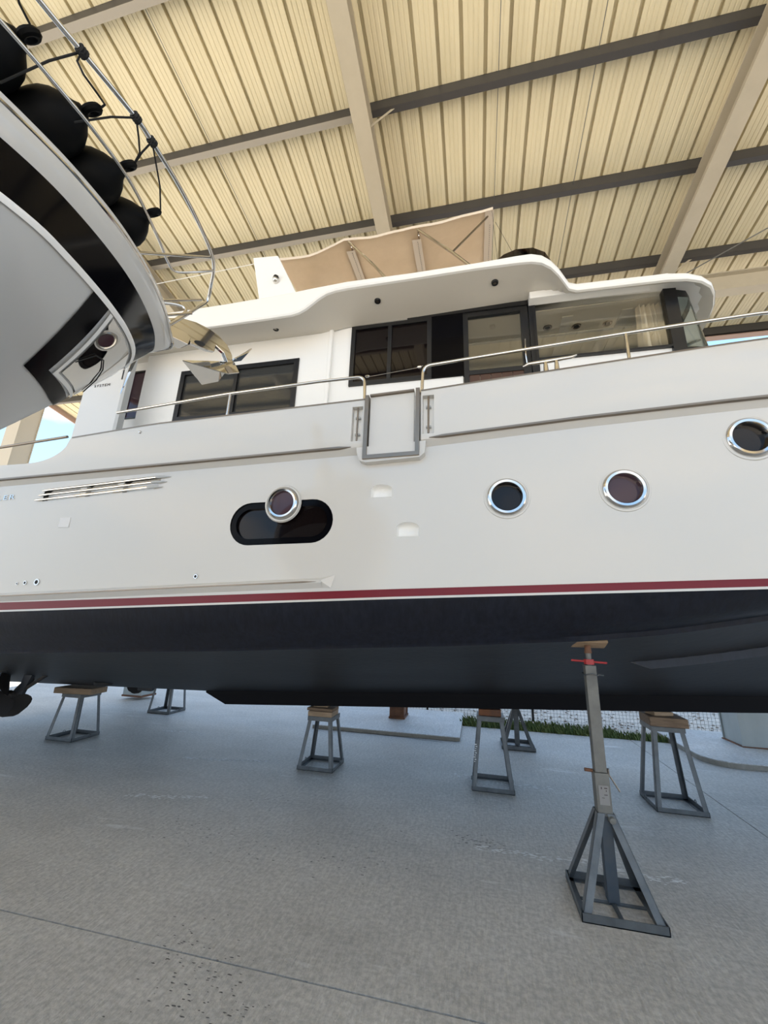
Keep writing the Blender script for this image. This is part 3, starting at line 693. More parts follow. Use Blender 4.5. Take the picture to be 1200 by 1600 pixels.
# black surround and sliding door
Y(MB().box((-.36, YW+.012, 4.00), (-.04, YW+.05, 4.81)).build('door_surround', BLK))
Y(MB().box((-.615, YW+.008, 4.735), (.62, YW+.05, 4.815)).build('door_header', BLKF))
dr = Y(empty('sliding_door', (.25, YW+.02, 3.0)))
b = MB(); b.box((-.29, 0, .1), (-.24, .04, 1.74)); b.box((.27, 0, .1), (.34, .04, 1.74)); b.box((-.24, 0, 1.68), (.27, .04, 1.74)); b.box((-.24, 0, 1.0), (.27, .04, 1.05)); b.build('door_frame', BLKF, dr)
MB().box((-.24, .015, 1.05), (.27, .021, 1.68)).build('door_glass', GL, dr)
for i in range(5): MB().box((-.24+i*.102+.002, .01, .1), (-.24+(i+1)*.102-.002, .03, 1.0)).build('door_slat', TEAK, dr)
MB().tube([(.296, -.012, 1.33), (.290, -.035, 1.26), (.289, -.035, 1.12), (.298, -.012, 1.05)], .007, 8).build('door_handle', CHR, dr, smooth=True)
Y(MB().box((.595, YW-.002, 3.5), (.66, YW+.06, 4.80)).build('door_pillar', BLKF))
Y(MB().box((.60, YW-.10, 4.705), (1.80, YW+.005, 4.783)).build('roof_lip', GELW, bevel=.006))
# cabin inside: ceiling lining, floor, bulkheads, far side
Y(MB().box((-1.35, YW+.09, 4.70), (2.03, 6.75, 4.712)).build('headliner', HEAD))
for yy in (3.95, 4.5, 5.1): Y(MB().box((-1.3, yy, 4.690), (2.0, yy+.03, 4.70)).build('headliner_trim', GREYP))
for xx in (.95, 1.5): Y(MB().box((xx, 3.7, 4.692), (xx+.10, 6.6, 4.701)).build('headliner_batten', SOF))
Y(MB().box((-1.35, YW+.09, 3.0), (2.05, 6.75, 3.03)).build('saloon_floor', SOF))
Y(MB().box((-1.36, YW+.09, 3.0), (-1.33, 6.75, 4.74)).build('bulkhead', TEAK))
wall([-3.8, -1.3, -.2, .2, 1.8, 2.05], [2.95, 3.6, 4.70, 4.8], [(-1.3, -.2, 3.6, 4.70), (.2, 1.8, 3.6, 4.70)], 6.75, .05, 'cabin_side', GELW)
for x, y in ((.83, 3.86), (1.12, 3.89), (1.42, 3.90)):
    t = Y(empty('ceiling_spotlight', (x, y-.02, 4.70)))
    MB().lathe((0, 0, 0), (0, 0, -1), [(.022, .001), (.036, .010), (.045, .004), (.046, 0)], 16).build('light_bezel', CHRD, t, smooth=True)
    MB().lathe((0, 0, 0), (0, 0, -1), [(0, .004), (.024, .004)], 12).build('light_lens', VOID, t, fix=False)
# wrap-round windscreen
arcP = [(1.885, 3.50), (1.97, 3.50), (2.05, 3.52), (2.10, 3.58), (2.14, 3.70), (2.17, 3.95), (2.20, 4.4), (2.24, 5.15)]
b = MB(); b.grid([[(x, y, 4.05), (x-.06, y+.02, 4.62)] for x, y in arcP]); Y(b.build('windscreen', GLW, smooth=True))
b = MB(); b.grid([[(x-.06, y+.02, 4.61), (x-.07, y+.02, 4.72)] for x, y in arcP]); Y(b.build('windscreen_band', BLKF, smooth=True))
b = MB(); b.grid([[(x+.0, y, 3.95), (x, y, 4.05)] for x, y in arcP]); Y(b.build('windscreen_sill', BLKF, smooth=True))
b = MB(); b.grid([[(x, 2*YC-y, 4.05), (x-.06, 2*YC-y-.02, 4.62)] for x, y in arcP]); Y(b.build('windscreen', GLW, smooth=True))
b = MB(); b.grid([[(x-.06, 2*YC-y-.02, 4.61), (x-.07, 2*YC-y-.02, 4.72)] for x, y in arcP]); Y(b.build('windscreen_band', BLKF, smooth=True))
for y in (4.25, 6.05): Y(MB().beam((2.22, y, 4.02), (2.15, y, 4.66), .05, .03, (1, 0, 0)).build('windscreen_post', BLKF))
Y(MB().box((1.9, 3.75, 3.0), (2.10, 6.55, 3.96)).build('cabin_front', GELW))
Y(MB().tube([(2.25, 4.2, 4.05), (2.22, 4.05, 4.35), (2.21, 3.85, 4.5)], .008, 6).build('wiper_arm', BLKF))
# far windows as panes
# ---- roof overhang / flybridge deck
OV = [(-4.6, 3.05, 4.84, 4.57, 4.69), (-4.2, 3.05, 4.84, 4.57, 4.69), (-2.5, 3.05, 4.84, 4.57, 4.70), (-2.0, 3.05, 4.85, 4.57, 4.70), (-1.72, 3.05, 4.86, 4.574, 4.70), (-1.64, 3.05, 4.865, 4.59, 4.70), (-1.57, 3.05, 4.87, 4.625, 4.70),
      (-1.50, 3.05, 4.874, 4.68, 4.71), (-1.43, 3.05, 4.878, 4.735, 4.72), (-1.36, 3.05, 4.88, 4.775, 4.735), (-1.27, 3.05, 4.885, 4.795, 4.745), (-1.15, 3.05, 4.89, 4.803, 4.75), (-.5, 3.05, 4.875, 4.803, 4.755), (.1, 3.05, 4.875, 4.808, 4.775), (.45, 3.05, 4.885, 4.80, 4.785),
      (.58, 3.052, 4.885, 4.792, 4.785), (.67, 3.065, 4.865, 4.775, 4.785), (.75, 3.10, 4.83, 4.745, 4.785), (.82, 3.15, 4.785, 4.70, 4.785), (.88, 3.215, 4.745, 4.665, 4.785), (.925, 3.27, 4.725, 4.645, 4.785), (1.0, 3.30, 4.722, 4.640, 4.785),
      (1.4, 3.30, 4.712, 4.632, 4.785), (1.74, 3.30, 4.70, 4.625, 4.77), (1.90, 3.315, 4.69, 4.62, 4.76), (2.03, 3.36, 4.68, 4.62, 4.75), (2.14, 3.44, 4.675, 4.625, 4.74), (2.22, 3.55, 4.67, 4.63, 4.73), (2.29, 3.70, 4.67, 4.635, 4.725), (2.34, 3.90, 4.67, 4.64, 4.72), (2.39, 4.3, 4.67, 4.64, 4.72), (2.42, 5.15, 4.67, 4.64, 4.72)]
for s in (-1, 1):
    rows = []; srow = []
    for (x, ye, zt, zb, zi) in OV:
        h = YC-ye; hi = YC-YW-.02
        xi, hi_ = x, hi
        if x > 1.85:
            k = [q[0] for q in OV].index(x)-(len(OV)-9); a_ = [(1.87, 3.5), (1.93, 3.50), (1.99, 3.51), (2.04, 3.56), (2.075, 3.68), (2.10, 3.88), (2.12, 4.2), (2.15, 4.6), (2.18, 5.15)][max(0, k)]
            xi = a_[0]; hi_ = YC-a_[1]
        e1 = (x, YC+s*(h-.03), zt); e2 = (x, YC+s*(h-.006), zt-.012); e3 = (x, YC+s*h, zt-.03) ; e4 = (x, YC+s*h, zb+.018); e5 = (x, YC+s*(h-.012), zb+.003); e6 = (x, YC+s*(h-.035), zb)
        cx = x if x < 1.8 else 1.8
        if h < .04: e1 = (x-.03, YC, zt); e2 = (x-.006, YC, zt-.012); e3 = (x, YC, zt-.03); e4 = (x, YC, zb+.018); e5 = (x-.012, YC, zb+.003); e6 = (x-.035, YC, zb)
        rows.append([(cx, YC, zt+.03), e1, e2, e3, e4, e5, e6]); srow.append([e6, (xi, YC+s*hi_, zi)])
    b = MB(); b.grid(rows); Y(b.build('flybridge_deck', GELW, smooth=True))
    b = MB(); b.grid(srow); Y(b.build('soffit', SOF, smooth=True))
b = MB(); b.prism([(-4.6, YC-2.1, 4.57), (-4.6, YC-2.1, 4.84), (-4.6, YC+2.1, 4.84), (-4.6, YC+2.1, 4.57)], (.02, 0, 0)); Y(b.build('overhang_end', GELW))
b = MB(); b.box((-4.58, 3.5, 4.685), (-3.7, 6.8, 4.70)); Y(b.build('aft_ceiling', SOF))
for x, y, z in ((-2.0, 3.28, 4.634), (-.88, 3.25, 4.780), (.27, 3.24, 4.790)):
    t = Y(empty('deck_downlight', (x, y, z)))
    MB().lathe((0, 0, 0), (0, 0, -1), [(.016, .004), (.018, .012), (.030, .010), (.034, -.01)], 16).build('light_bezel', BLKF, t, smooth=True)
    MB().lathe((0, 0, 0), (0, 0, -1), [(0, .006), (.018, .006)], 12).build('light_lens', CHRD, t, fix=False)
# flybridge coaming, smoked screen, mast fin with lamp
for s in (-1, 1):
    b = MB(); b.box((-3.6, YC+s*1.5-.03, 4.88), (.55, YC+s*1.5+.03, 5.20)); Y(b.build('flybridge_coaming', GELW, bevel=.01))
Y(MB().box((.52, YC-1.5, 4.88), (.58, YC+1.5, 5.20)).build('flybridge_coaming', GELW, bevel=.01))
sp = [(.30, 3.36, 5.18), (.38, 3.36, 5.245), (.5, 3.36, 5.285), (.66, 3.37, 5.285), (.78, 3.42, 5.26), (.85, 3.50, 5.22), (.9, 3.8, 5.3), (.93, 5.15, 5.4)]
b = MB(); b.grid([[(x, y, 4.86), (x, y, z), (x-.004, y+.008, z), (x-.004, y+.008, 4.86)] for x, y, z in sp]); Y(b.build('smoked_windshield', GLS, smooth=True))
b = MB(); b.grid([[(x, 2*YC-y, 4.86), (x, 2*YC-y, z)] for x, y, z in sp]); Y(b.build('smoked_windshield', GLS, smooth=True))
b = MB(); b.prism([(-2.315, 3.15, 5.52), (-2.01, 3.15, 5.49), (-1.70, 3.15, 4.86), (-2.15, 3.15, 4.86)], (0, .07, 0)); Y(b.build('mast_fin', GELW, bevel=.006))
b = MB(); b.lathe((-1.985, 3.15, 5.13), (0, -1, 0), [(.034, 0), (.034, .012), (.030, .035), (.018, .052), (0, .058)], 18); Y(b.build('side_lamp', CHR, smooth=True))
b = MB(); b.lathe((-1.985, 3.15, 5.15), (0, -1, .5), [(.030, .012), (.031, .036), (.012, .052)], 18); Y(b.build('lamp_hood', BLKF, smooth=True))
Y(MB().tube([(-3.7, 3.25, 5.50), (-2.3, 3.2, 5.49)], .004, 6).build('boat_hook', GELW))
# ---- bimini canopy of the flybridge
bim = Y(empty('bimini_canopy', (0, YC, 0)))
def Bm(o): o.parent = bim; o.location = (0, -YC, 0); return o
bx = [-2.36, -1.47, -.62, .33]; bz = [6.12, 6.25, 6.25, 6.325]; sag = [.085, .03, .02]
YB0, YB1 = 3.70, 6.60
rows = []
for i in range(3):
    for k in range(9):
        if i and k == 0: continue
        t = k/8; x = bx[i]+(bx[i+1]-bx[i])*t; z = bz[i]+(bz[i+1]-bz[i])*t-4*sag[i]*t*(1-t)
        r = []
        for j in range(15):
            u = j/14; y = YB0+(YB1-YB0)*u
            wr = .012*math.sin(9*t+13*u+i)*math.sin(PI*t)*(1+math.sin(23*u*(1-t)))
            r.append((x, y+.02*math.sin(PI*t)*(1 if j == 0 else 0), z+.10*math.sin(PI*u)+wr))
        rows.append(r)
b = MB(); b.grid(rows); Bm(b.build('canvas', CAN, smooth=True))
b = MB(); b.grid([[(r[0][0], YB0-.004, r[0][2]+.004), (r[0][0], YB0-.012, r[0][2]-.02), (r[0][0], YB0-.006, r[0][2]-.038)] for i, r in enumerate(rows)]); Bm(b.build('canvas_edge', CANH, smooth=True))
for i, w in ((1, .11), (2, .11), (3, .10)):
    x = bx[i]-(.02 if i < 3 else w-.01); b = MB()
    rr = [[(x+q*w, YB0+(.16 if i < 3 else 0)+(YB1-YB0-.2)*j/16, bz[i]-.036+.10*math.sin(PI*(.16+(YB1-YB0-.2)*j/16)/(YB1-YB0) if i < 3 else PI*j/16)) for q in (0, .5, 1)] for j in range(17)]
    b.grid(rr); Bm(b.build('seam_sleeve', CANH, smooth=True))
    b = MB()
    for j in range(40): b.cbox((x+w*.62, YB0+.2+j*.03, bz[i]-.0395+.10*math.sin(PI*(.2+j*.03)/(YB1-YB0))), (.004, .014, .002))
    Bm(b.build('stitching', INK))
def hoop(x, z, lean=0):
    b = MB(); P = [(x+lean, 3.22, 4.90), (x+lean*.62, 3.40, 5.42), (x+.03, 3.69, z-.05), *[(x+.02, YB0+(YB1-YB0)*q, z+.020+.10*math.sin(PI*q)) for q in (.04, .1, .2, .35, .5, .65, .8, .9, .96)], (x, 6.58, z-.06), (x+lean, 7.08, 4.90)]
    b.tube(P, .016, 8); Bm(b.build('bimini_bow', CHR, smooth=True))
hoop(-1.43, 6.22, .72); hoop(-.57, 6.22, .71)
b = MB(); b.tube([(.27, 3.74, 6.25), (-.12, 3.41, 5.45)], .011, 8); Bm(b.build('bimini_brace', CHRD, smooth=True))
b = MB(); b.tube([(.32, 3.72, 6.30), (.335, 3.5, 5.2)], .002, 5); b.tube([(.345, 3.66, 6.05), (.52, 3.5, 5.3)], .002, 5); Bm(b.build('bimini_lanyard', ROPE))
# ---- running gear
def prop(x, y, z, r, parent, n=4):
    t = Y(empty('propeller', (x, y, z)))
    MB().lathe((0, 0, 0), (-1, 0, .06), [(.0, -.10), (.035, -.08), (.045, 0), (.035, .07), (.0, .12)], 14).build('hub', BRONZ, t, smooth=True)
    for k in range(n):
        a = 2*PI*k/n+.5; ca, sa = math.cos(a), math.sin(a); rows = []
        for i in range(7):
            rr = .03+(r-.03)*i/6; w = r*.62*math.sin(PI*(.16+.80*i/6))**.7*(1 if i < 6 else .55)
            row = []
            for q in (-1, -.5, 0, .5, 1):
                tt = w*q; pitch = .9-.4*i/6; cy, cz = rr, tt*math.cos(pitch); px = tt*math.sin(pitch)
                row.append((px, cy*ca-cz*sa, cy*sa+cz*ca))
            rows.append(row)
        b = MB(); b.grid(rows); b.grid([[(p[0]+.008, p[1], p[2]) for p in r_] for r_ in rows], flip=True); b.build('blade', BRONZ, t, smooth=True, fix=False)
prop(-5.62, 4.3, .66, .30, None); prop(-5.33, 6.0, .60, .17, None)
Y(MB().tube([(-5.5, 4.3, .665), (-5.0, 4.3, .98)], .022, 8).build('propeller_shaft', BRONZ)); Y(MB().tube([(-5.2, 6.0, .605), (-4.7, 6.0, .98)], .022, 8).build('propeller_shaft', BRONZ))
Y(MB().prism([(-5.42, 4.28, 1.0), (-5.28, 4.28, 1.0), (-5.40, 4.28, .67), (-5.48, 4.28, .67)], (0, .04, 0)).build('shaft_bracket', ANTB))
Y(MB().prism([(-6.35, 4.28, 1.0), (-5.92, 4.28, 1.0), (-5.95, 4.28, .42), (-6.28, 4.28, .38)], (0, .04, 0)).build('rudder', ANTB))
Y(MB().prism([(-4.78, 5.35, .86), (-4.35, 5.35, .86), (-4.50, 5.35, .62), (-4.72, 5.35, .62)], (0, .05, 0)).build('stabiliser_fin', ANTB))
b = MB(); b.lathe((-4.75, 4.85, .80), (0, .35, -1), [(0, .02), (.12, .018), (.16, .0), (.16, -.05)], 20); Y(b.build('sea_strainer', VOID, smooth=True))
Y(MB().tube([(-5.6, 4.0, 1.03), (-5.35, 3.95, .985), (-5.2, 3.9, .98), (-5.4, 3.9, .95), (-5.5, 3.95, .96)], .004, 5).build('hanging_wire', ROPE))

# curtain hanging inside the forward window
b = MB(); rows = []
for i in range(97):
    t = i/96; x = 1.60+.25*t; dy = .05*math.sin(t*PI*12)*(1+.4*math.sin(t*17))
    rows.append([(x+.02*(1-k/6)*0+(-.035*(k/6) if t < .3 else .0), 3.66+dy*(.4+.6*k/6), 4.68-.70*k/6) for k in range(7)])
b.grid(rows); cu_ = b.build('curtain', CURT, smooth=True)
tag(cu_, 'pleated cream curtain hanging inside the forward side window of the white yacht', 'curtain')

# ================================================================== SECOND BOAT (bow only in view)
BT = Vector((-1.650, 1.6, 3.09)); PS = 1.28
BA = Vector((math.cos(PS), math.sin(PS), 0)); BS = Vector((math.sin(PS), -math.cos(PS), 0))
def bdrop(u):
    a = abs(u); return .15*a+.035*a*a if a < 1.2 else .2304+.05*(a-1.2)
def BP(u, v, z): return Vector((BT.x, BT.y, 0))+BA*u+BS*v+Vector((0, 0, z))
#BOAT2
CV = [
 [(0, .03), (.122, -.05), (.272, -.168), (.404, -.312), (.512, -.448), (.594, -.562), (.664, -.696), (.705, -.803), (.763, -.937), (.85, -1.3), (.95, -1.9), (1.02, -2.7), (1.05, -3.6), (1.05, -5)],
 [(0, -.06), (.098, -.09), (.198, -.161), (.348, -.297), (.462, -.42), (.532, -.524), (.635, -.671), (.70, -.815), (.738, -.908), (.83, -1.28), (.93, -1.88), (1.0, -2.7), (1.03, -3.6), (1.03, -5)],
 [(0, -.185), (.13, -.195), (.26, -.251), (.39, -.366), (.477, -.465), (.547, -.555), (.642, -.681), (.707, -.796), (.753, -.885), (.83, -1.28), (.92, -1.88), (.98, -2.7), (1.0, -3.6), (1, -5)],
 [(0, -.41), (.03, -.44), (.08, -.48), (.14, -.53), (.2, -.585), (.28, -.66), (.38, -.77), (.46, -.87), (.53, -.98), (.68, -1.35), (.82, -1.95), (.92, -2.7), (.96, -3.6), (.96, -5)],
 [(0, -1.0), (.02, -1.04), (.05, -1.09), (.09, -1.15), (.13, -1.22), (.18, -1.3), (.24, -1.42), (.3, -1.55), (.36, -1.7), (.5, -2.1), (.65, -2.6), (.76, -3.2), (.82, -3.9), (.85, -5)]]
for c in CV:
    q = list(c)
    for i in range(1, 9): c[i] = ((q[i-1][0]+2*q[i][0]+q[i+1][0])/4, (q[i-1][1]+2*q[i][1]+q[i+1][1])/4)
WD = [0, .095, .27, .55, 1.35]
def curve_pt(k, t):
    """k-th longitudinal at t (0 stem .. 13 stern)"""
    c = CV[k]; i = min(int(t), 12); f = t-i
    def g(j): j = max(0, min(13, j)); return c[j]
    p0, p1, p2, p3 = g(i-1), g(i), g(i+1), g(i+2)
    if i == 0: p0 = (-p2[0], p2[1])
    q = []
    for a in (0, 1):
        m1 = (p2[a]-p0[a])*.5; m2 = (p3[a]-p1[a])*.5; f2 = f*f; f3 = f2*f
        q.append((2*f3-3*f2+1)*p1[a]+(f3-2*f2+f)*m1+(-2*f3+3*f2)*p2[a]+(f3-f2)*m2)
    v, u = q; v = max(v, 0)
    return u, v, BT[2]-WD[k]-bdrop(u)*(1 if k < 4 else .4)
def surf(t, w, s=1, off=0):
    """t along, w = 0..4 down the longitudinals"""
    k = min(int(w), 3); f = w-k; a = curve_pt(k, t); c = curve_pt(k+1, t)
    u = a[0]+(c[0]-a[0])*f; v = a[1]+(c[1]-a[1])*f; z = a[2]+(c[2]-a[2])*f
    if k == 2: v += .035*math.sin(PI*f)*min(1, t)          # slight flare
    return (u, s*v, z)
#END2
def SP(t, w, s=1): return BP(*surf(t, w, s))
def SPo(t, w, off):
    e = .02; p = SP(t, w); n = (SP(t+e, w)-SP(max(t-e, 0), w)).cross(SP(t, w+e)-SP(t, max(w-e, 0)))
    n.normalize()
    if n.dot(BS+BA*.6-Vector((0, 0, .4))) < 0: n = -n
    return p+n*off
mb = tag(empty('motorboat', BP(-2.5, 0, .0)), 'white motorboat bow with black band overhanging from the left', 'boat')
def M2(o):
    o.parent = mb; o.location = -mb.location; return o
TT = frange(0, 9, .25)+[10, 11, 12, 13]
def msurf(name, w0, w1, m, nw=4, ts=TT, sides=(1, -1), off=0):
    b = MB()
    for s in sides: b.grid([[SP(t, w0+(w1-w0)*j/nw, s) for j in range(nw+1)] for t in ts])
    return M2(b.build(name, m, smooth=True))
# rounded white gunwale rim
b = MB()
for s in (1, -1):
    rows = []
    for t in TT:
        p0 = SP(t, 0, s); p1 = SP(t, 1, s); o = (BS*s*.55+BA*(.8 if t < 2 else .2)); o.normalize()
        rows.append([p0+Vector((0, 0, .03))-o*.03, p0+Vector((0, 0, .02)), p0, p0*.66+p1*.34+o*.018, p0*.33+p1*.67+o*.014, p1])
    b.grid(rows)
M2(b.build('gunwale', GEL, smooth=True))
b = MB()
for s in (1, -1):
    P = []
    for t in frange(0, 13, .2):
        p = SP(t, 0, s); o = (BS*s*.6+BA*(.8 if t < 2 else .2)).normalized(); P.append(p+o*.004+Vector((0, 0, -.012)))
    b.tube(P, .0075, 6)
M2(b.build('rub_rail', CHR, smooth=True))
msurf('black_band', 1, 2, BLK)['label'] = 'glossy black band below the gunwale'
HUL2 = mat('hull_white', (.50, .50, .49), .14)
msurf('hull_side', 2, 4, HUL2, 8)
b = MB()
for s in (1, -1): b.grid([[SP(t, 4, s), BP(surf(t, 4)[0], 0, min(surf(t, 4)[2]-.002, 1.05+max(0, surf(t, 4)[0]+2.2)*.55))] for t in TT])
M2(b.build('hull_bottom', ANTB, smooth=True))
b = MB(); P = [BP(-5, v, z) for v, z in ((-1.05, 2.66), (-1.0, 2.2), (-.85, 1.5), (0, 1.03), (.85, 1.5), (1.0, 2.2), (1.05, 2.66))]; b.prism(P, -BA*.03); M2(b.build('transom', HUL2))
b = MB(); b.grid([[SP(t, 0, 1)+Vector((0, 0, .028))-BS*.02, BP(surf(t, 0)[0], 0, surf(t, 0)[2]+.05), SP(t, 0, -1)+Vector((0, 0, .028))+BS*.02] for t in TT]); M2(b.build('deck', GELW, smooth=True))
def patch(name, m, quads, off, n=10):
    """quads in (t, w) corners a,b,c,d laid on the hull skin"""
    b = MB()
    for (A, B_, C2, D3) in quads:
        rows = []
        for i in range(n+1):
            f = i/n; L0 = (A[0]+(B_[0]-A[0])*f, A[1]+(B_[1]-A[1])*f); R0 = (D3[0]+(C2[0]-D3[0])*f, D3[1]+(C2[1]-D3[1])*f)
            rows.append([SPo(max(0, L0[0]+(R0[0]-L0[0])*j/4), L0[1]+(R0[1]-L0[1])*j/4, off) for j in range(5)])
        b.grid(rows)
    return M2(b.build(name, m, smooth=True))
patch('bow_chevron', BLK, [((4.9, 2.03), (4.35, 2.9), (3.4, 2.8), (4.1, 2.02)), ((4.35, 2.9), (.02, 2.98), (.02, 2.82), (3.4, 2.8))], .004)
patch('bow_plate', MIR, [((3.7, 2.06), (2.85, 2.74), (.02, 2.72), (.02, 2.10))], .006)
patch('band_bead', GELW, [((9.0, 1.97), (0, 1.97), (0, 2.04), (9.0, 2.04))], .007, 40)
patch('plate_bead', GELW, [((3.95, 2.05), (3.12, 2.80), (2.98, 2.76), (3.8, 2.05)), ((3.12, 2.80), (.02, 2.78), (.02, 2.745), (2.98, 2.76))], .007)
b = MB(); ph = [(3.05, 2.60), (2.75, 2.42), (2.3, 2.38), (1.7, 2.42), (1.0, 2.50), (.1, 2.6)]
b.tube([SPo(t, w, .010) for t, w in ph], .0025, 6)
M2(b.build('plate_cable', ROPE, smooth=True))
# pulpit
def b2rail(name, pts, r, m=CHR):
    P = [BP(*p) for p in pts]; out = []
    for i in range(len(P)-1):
        p0, p1, p2, p3 = P[max(i-1, 0)], P[i], P[i+1], P[min(i+2, len(P)-1)]
        for k in range(5):
            f = k/5; out.append(p1*(2*f**3-3*f**2+1)+(p2-p0)*.5*(f**3-2*f**2+f)+p2*(-2*f**3+3*f**2)+(p3-p1)*.5*(f**3-f**2))
    out.append(P[-1]); b = MB(); b.tube(out, r, 10); return M2(b.build(name, m, smooth=True))
b2rail('pulpit_rail', [(-3.4, 1.0, 3.17), (-1.5, .84, 3.31), (-.94, .71, 3.39), (-.81, .69, 3.40), (-.61, .645, 3.43), (-.53, .615, 3.44), (-.36, .54, 3.46), (-.16, .43, 3.48), (0, .31, 3.50), (.10, .165, 3.50), (.135, .10, 3.45), (.085, .10, 3.355), (.012, .10, 3.23), (-.05, .10, 3.13)], .009)
b2rail('pulpit_rail', [(-3.4, -1.0, 3.17), (-1.5, -.84, 3.31), (-.94, -.71, 3.39), (-.61, -.645, 3.43), (-.36, -.54, 3.46), (-.16, -.43, 3.48), (0, -.31, 3.50), (.10, -.165, 3.50), (.135, -.10, 3.45), (.012, -.10, 3.23), (-.05, -.10, 3.13)], .009)
b2rail('lower_rail', [(-3.4, .98, 3.02), (-1.5, .80, 3.17), (-.98, .68, 3.23), (-.84, .64, 3.25), (-.69, .59, 3.27), (-.52, .51, 3.29), (-.33, .37, 3.31), (-.21, .265, 3.33), (-.14, .225, 3.345), (-.06, .26, 3.40), (.03, .27, 3.49)], .0065)
for a, c in (((-.44, .49, 3.03), (-.03, .325, 3.495)), ((-.20, .27, 3.09), (.085, .12, 3.40)), ((-.12, .19, 3.10), (.05, .11, 3.28)), ((-1.6, .86, 2.93), (-1.35, .81, 3.33)), ((-2.6, .98, 2.9), (-2.35, .93, 3.24))):
    b2rail('stanchion', [a, c], .0065)
# bow roller and bow strip
b = MB()
for v in (-.042, .036): b.prism([BP(-.08, v, 3.10), BP(-.08, v, 3.165), BP(.085, v, 3.20), BP(.115, v, 3.185), BP(.105, v, 3.135)], BS*.006)
b.prism([BP(-.08, -.04, 3.10), BP(.105, -.04, 3.135), BP(.105, .04, 3.135), BP(-.08, .04, 3.10)], (0, 0, .006)); M2(b.build('bow_roller', CHR, bevel=.002))
b = MB(); b.tube([BP(.10, -.034, 3.16), BP(.10, .034, 3.16)], .022, 14); M2(b.build('roller_wheel', BLKF, smooth=True))
b = MB(); b.prism([BP(.02, -.34, 3.22), BP(.05, -.34, 3.20), BP(.0, -.36, 2.86)], BS*.006); M2(b.build('bow_strip', MIR))
# anchor
an = tag(empty('anchor', BP(.28, 0, 3.2)), 'polished stainless plough anchor stowed at the black-banded bow', 'anchor')
def AN(o): o.parent = an; o.location = -an.location; return o
b = MB(); sh = [(-.02, 3.235), (.06, 3.295), (.148, 3.335), (.24, 3.355), (.31, 3.356), (.38, 3.335), (.425, 3.29), (.438, 3.24), (.40, 3.215), (.36, 3.265), (.30, 3.275), (.295, 3.225), (.25, 3.205), (.14, 3.175), (.02, 3.195)]
b.prism([BP(u, -.013, z) for u, z in sh], BS*.026); AN(b.build('shank', MIR, bevel=.004))
b = MB(); b.prism([BP(.19+.035*math.cos(t), .0135, 3.215+.014*math.sin(t)+.012*math.cos(t)) for t in [2*PI*k/14 for k in range(14)]], BS*.0015); AN(b.build('shank_slot', VOID))
tipA = BP(.116, .0, 3.045); ridge = BP(.36, 0, 3.20); heel = BP(.45, 0, 3.262)
for q_ in (1, -1):
    b = MB(); q = BP(.335, q_*.12, 3.055); q2 = BP(.43, q_*.10, 3.13)
    b.quad(tipA, ridge, q); b.quad(ridge, heel, q2, q); o = AN(b.build('fluke', MIR)); so = o.modifiers.new('s', 'SOLIDIFY'); so.thickness = .005
b = MB(); b.prism([BP(.435, .03, 3.262), BP(.47, -.06, 3.285), BP(.58, -.09, 3.38), BP(.625, -.075, 3.50), BP(.60, -.02, 3.47), BP(.54, .03, 3.385)], Vector((-.004, 0, .008))); AN(b.build('heel_plate', MIR, bevel=.002))
b = MB(); b.tube([BP(.10, 0, 3.27), BP(.02, 0, 3.24), BP(-.06, 0, 3.22)], .012, 8); AN(b.build('chain_swivel', CHRD, smooth=True))
# fenders
FD = BA*.384+BS*.862+Vector((0, 0, .33)); FD.normalize()
FEN = [((-.915, .605, 3.37), 'leftmost of the black fenders, cut by the picture edge, beside the top rail'),
       ((-.716, .575, 3.365), 'second black fender from the left, roped to the highest rail knot'),
       ((-.547, .505, 3.36), 'third black fender from the left, between two rail knots'),
       ((-.382, .415, 3.355), 'black fender nearest the bow tip of the motorboat, hung from the lowest knot')]
KN = [(-.81, .69, 3.40), (-.61, .645, 3.43), (-.53, .615, 3.44)]
def eye(k, du=.012, dv=.012, dz=.006): e = FEN[k][0]; return (e[0]+du, e[1]+dv, e[2]+dz)
RP = [[[eye(0), (-.96, .65, 3.385), (-1.02, .74, 3.385)]],
      [[eye(1), (-.70, .625, 3.375), (-.735, .655, 3.35), (-.785, .672, 3.345), (-.81, .672, 3.37), KN[0]], [KN[0], (-.86, .62, 3.33), (-.92, .50, 3.23)]],
      [[eye(2), (-.545, .575, 3.385), (-.575, .615, 3.395), KN[1]], [KN[1], (-.67, .61, 3.37), (-.76, .52, 3.27)], [eye(2), (-.535, .565, 3.41), KN[2]]],
      [[eye(3), (-.375, .455, 3.36), (-.43, .53, 3.38), KN[2]]]]
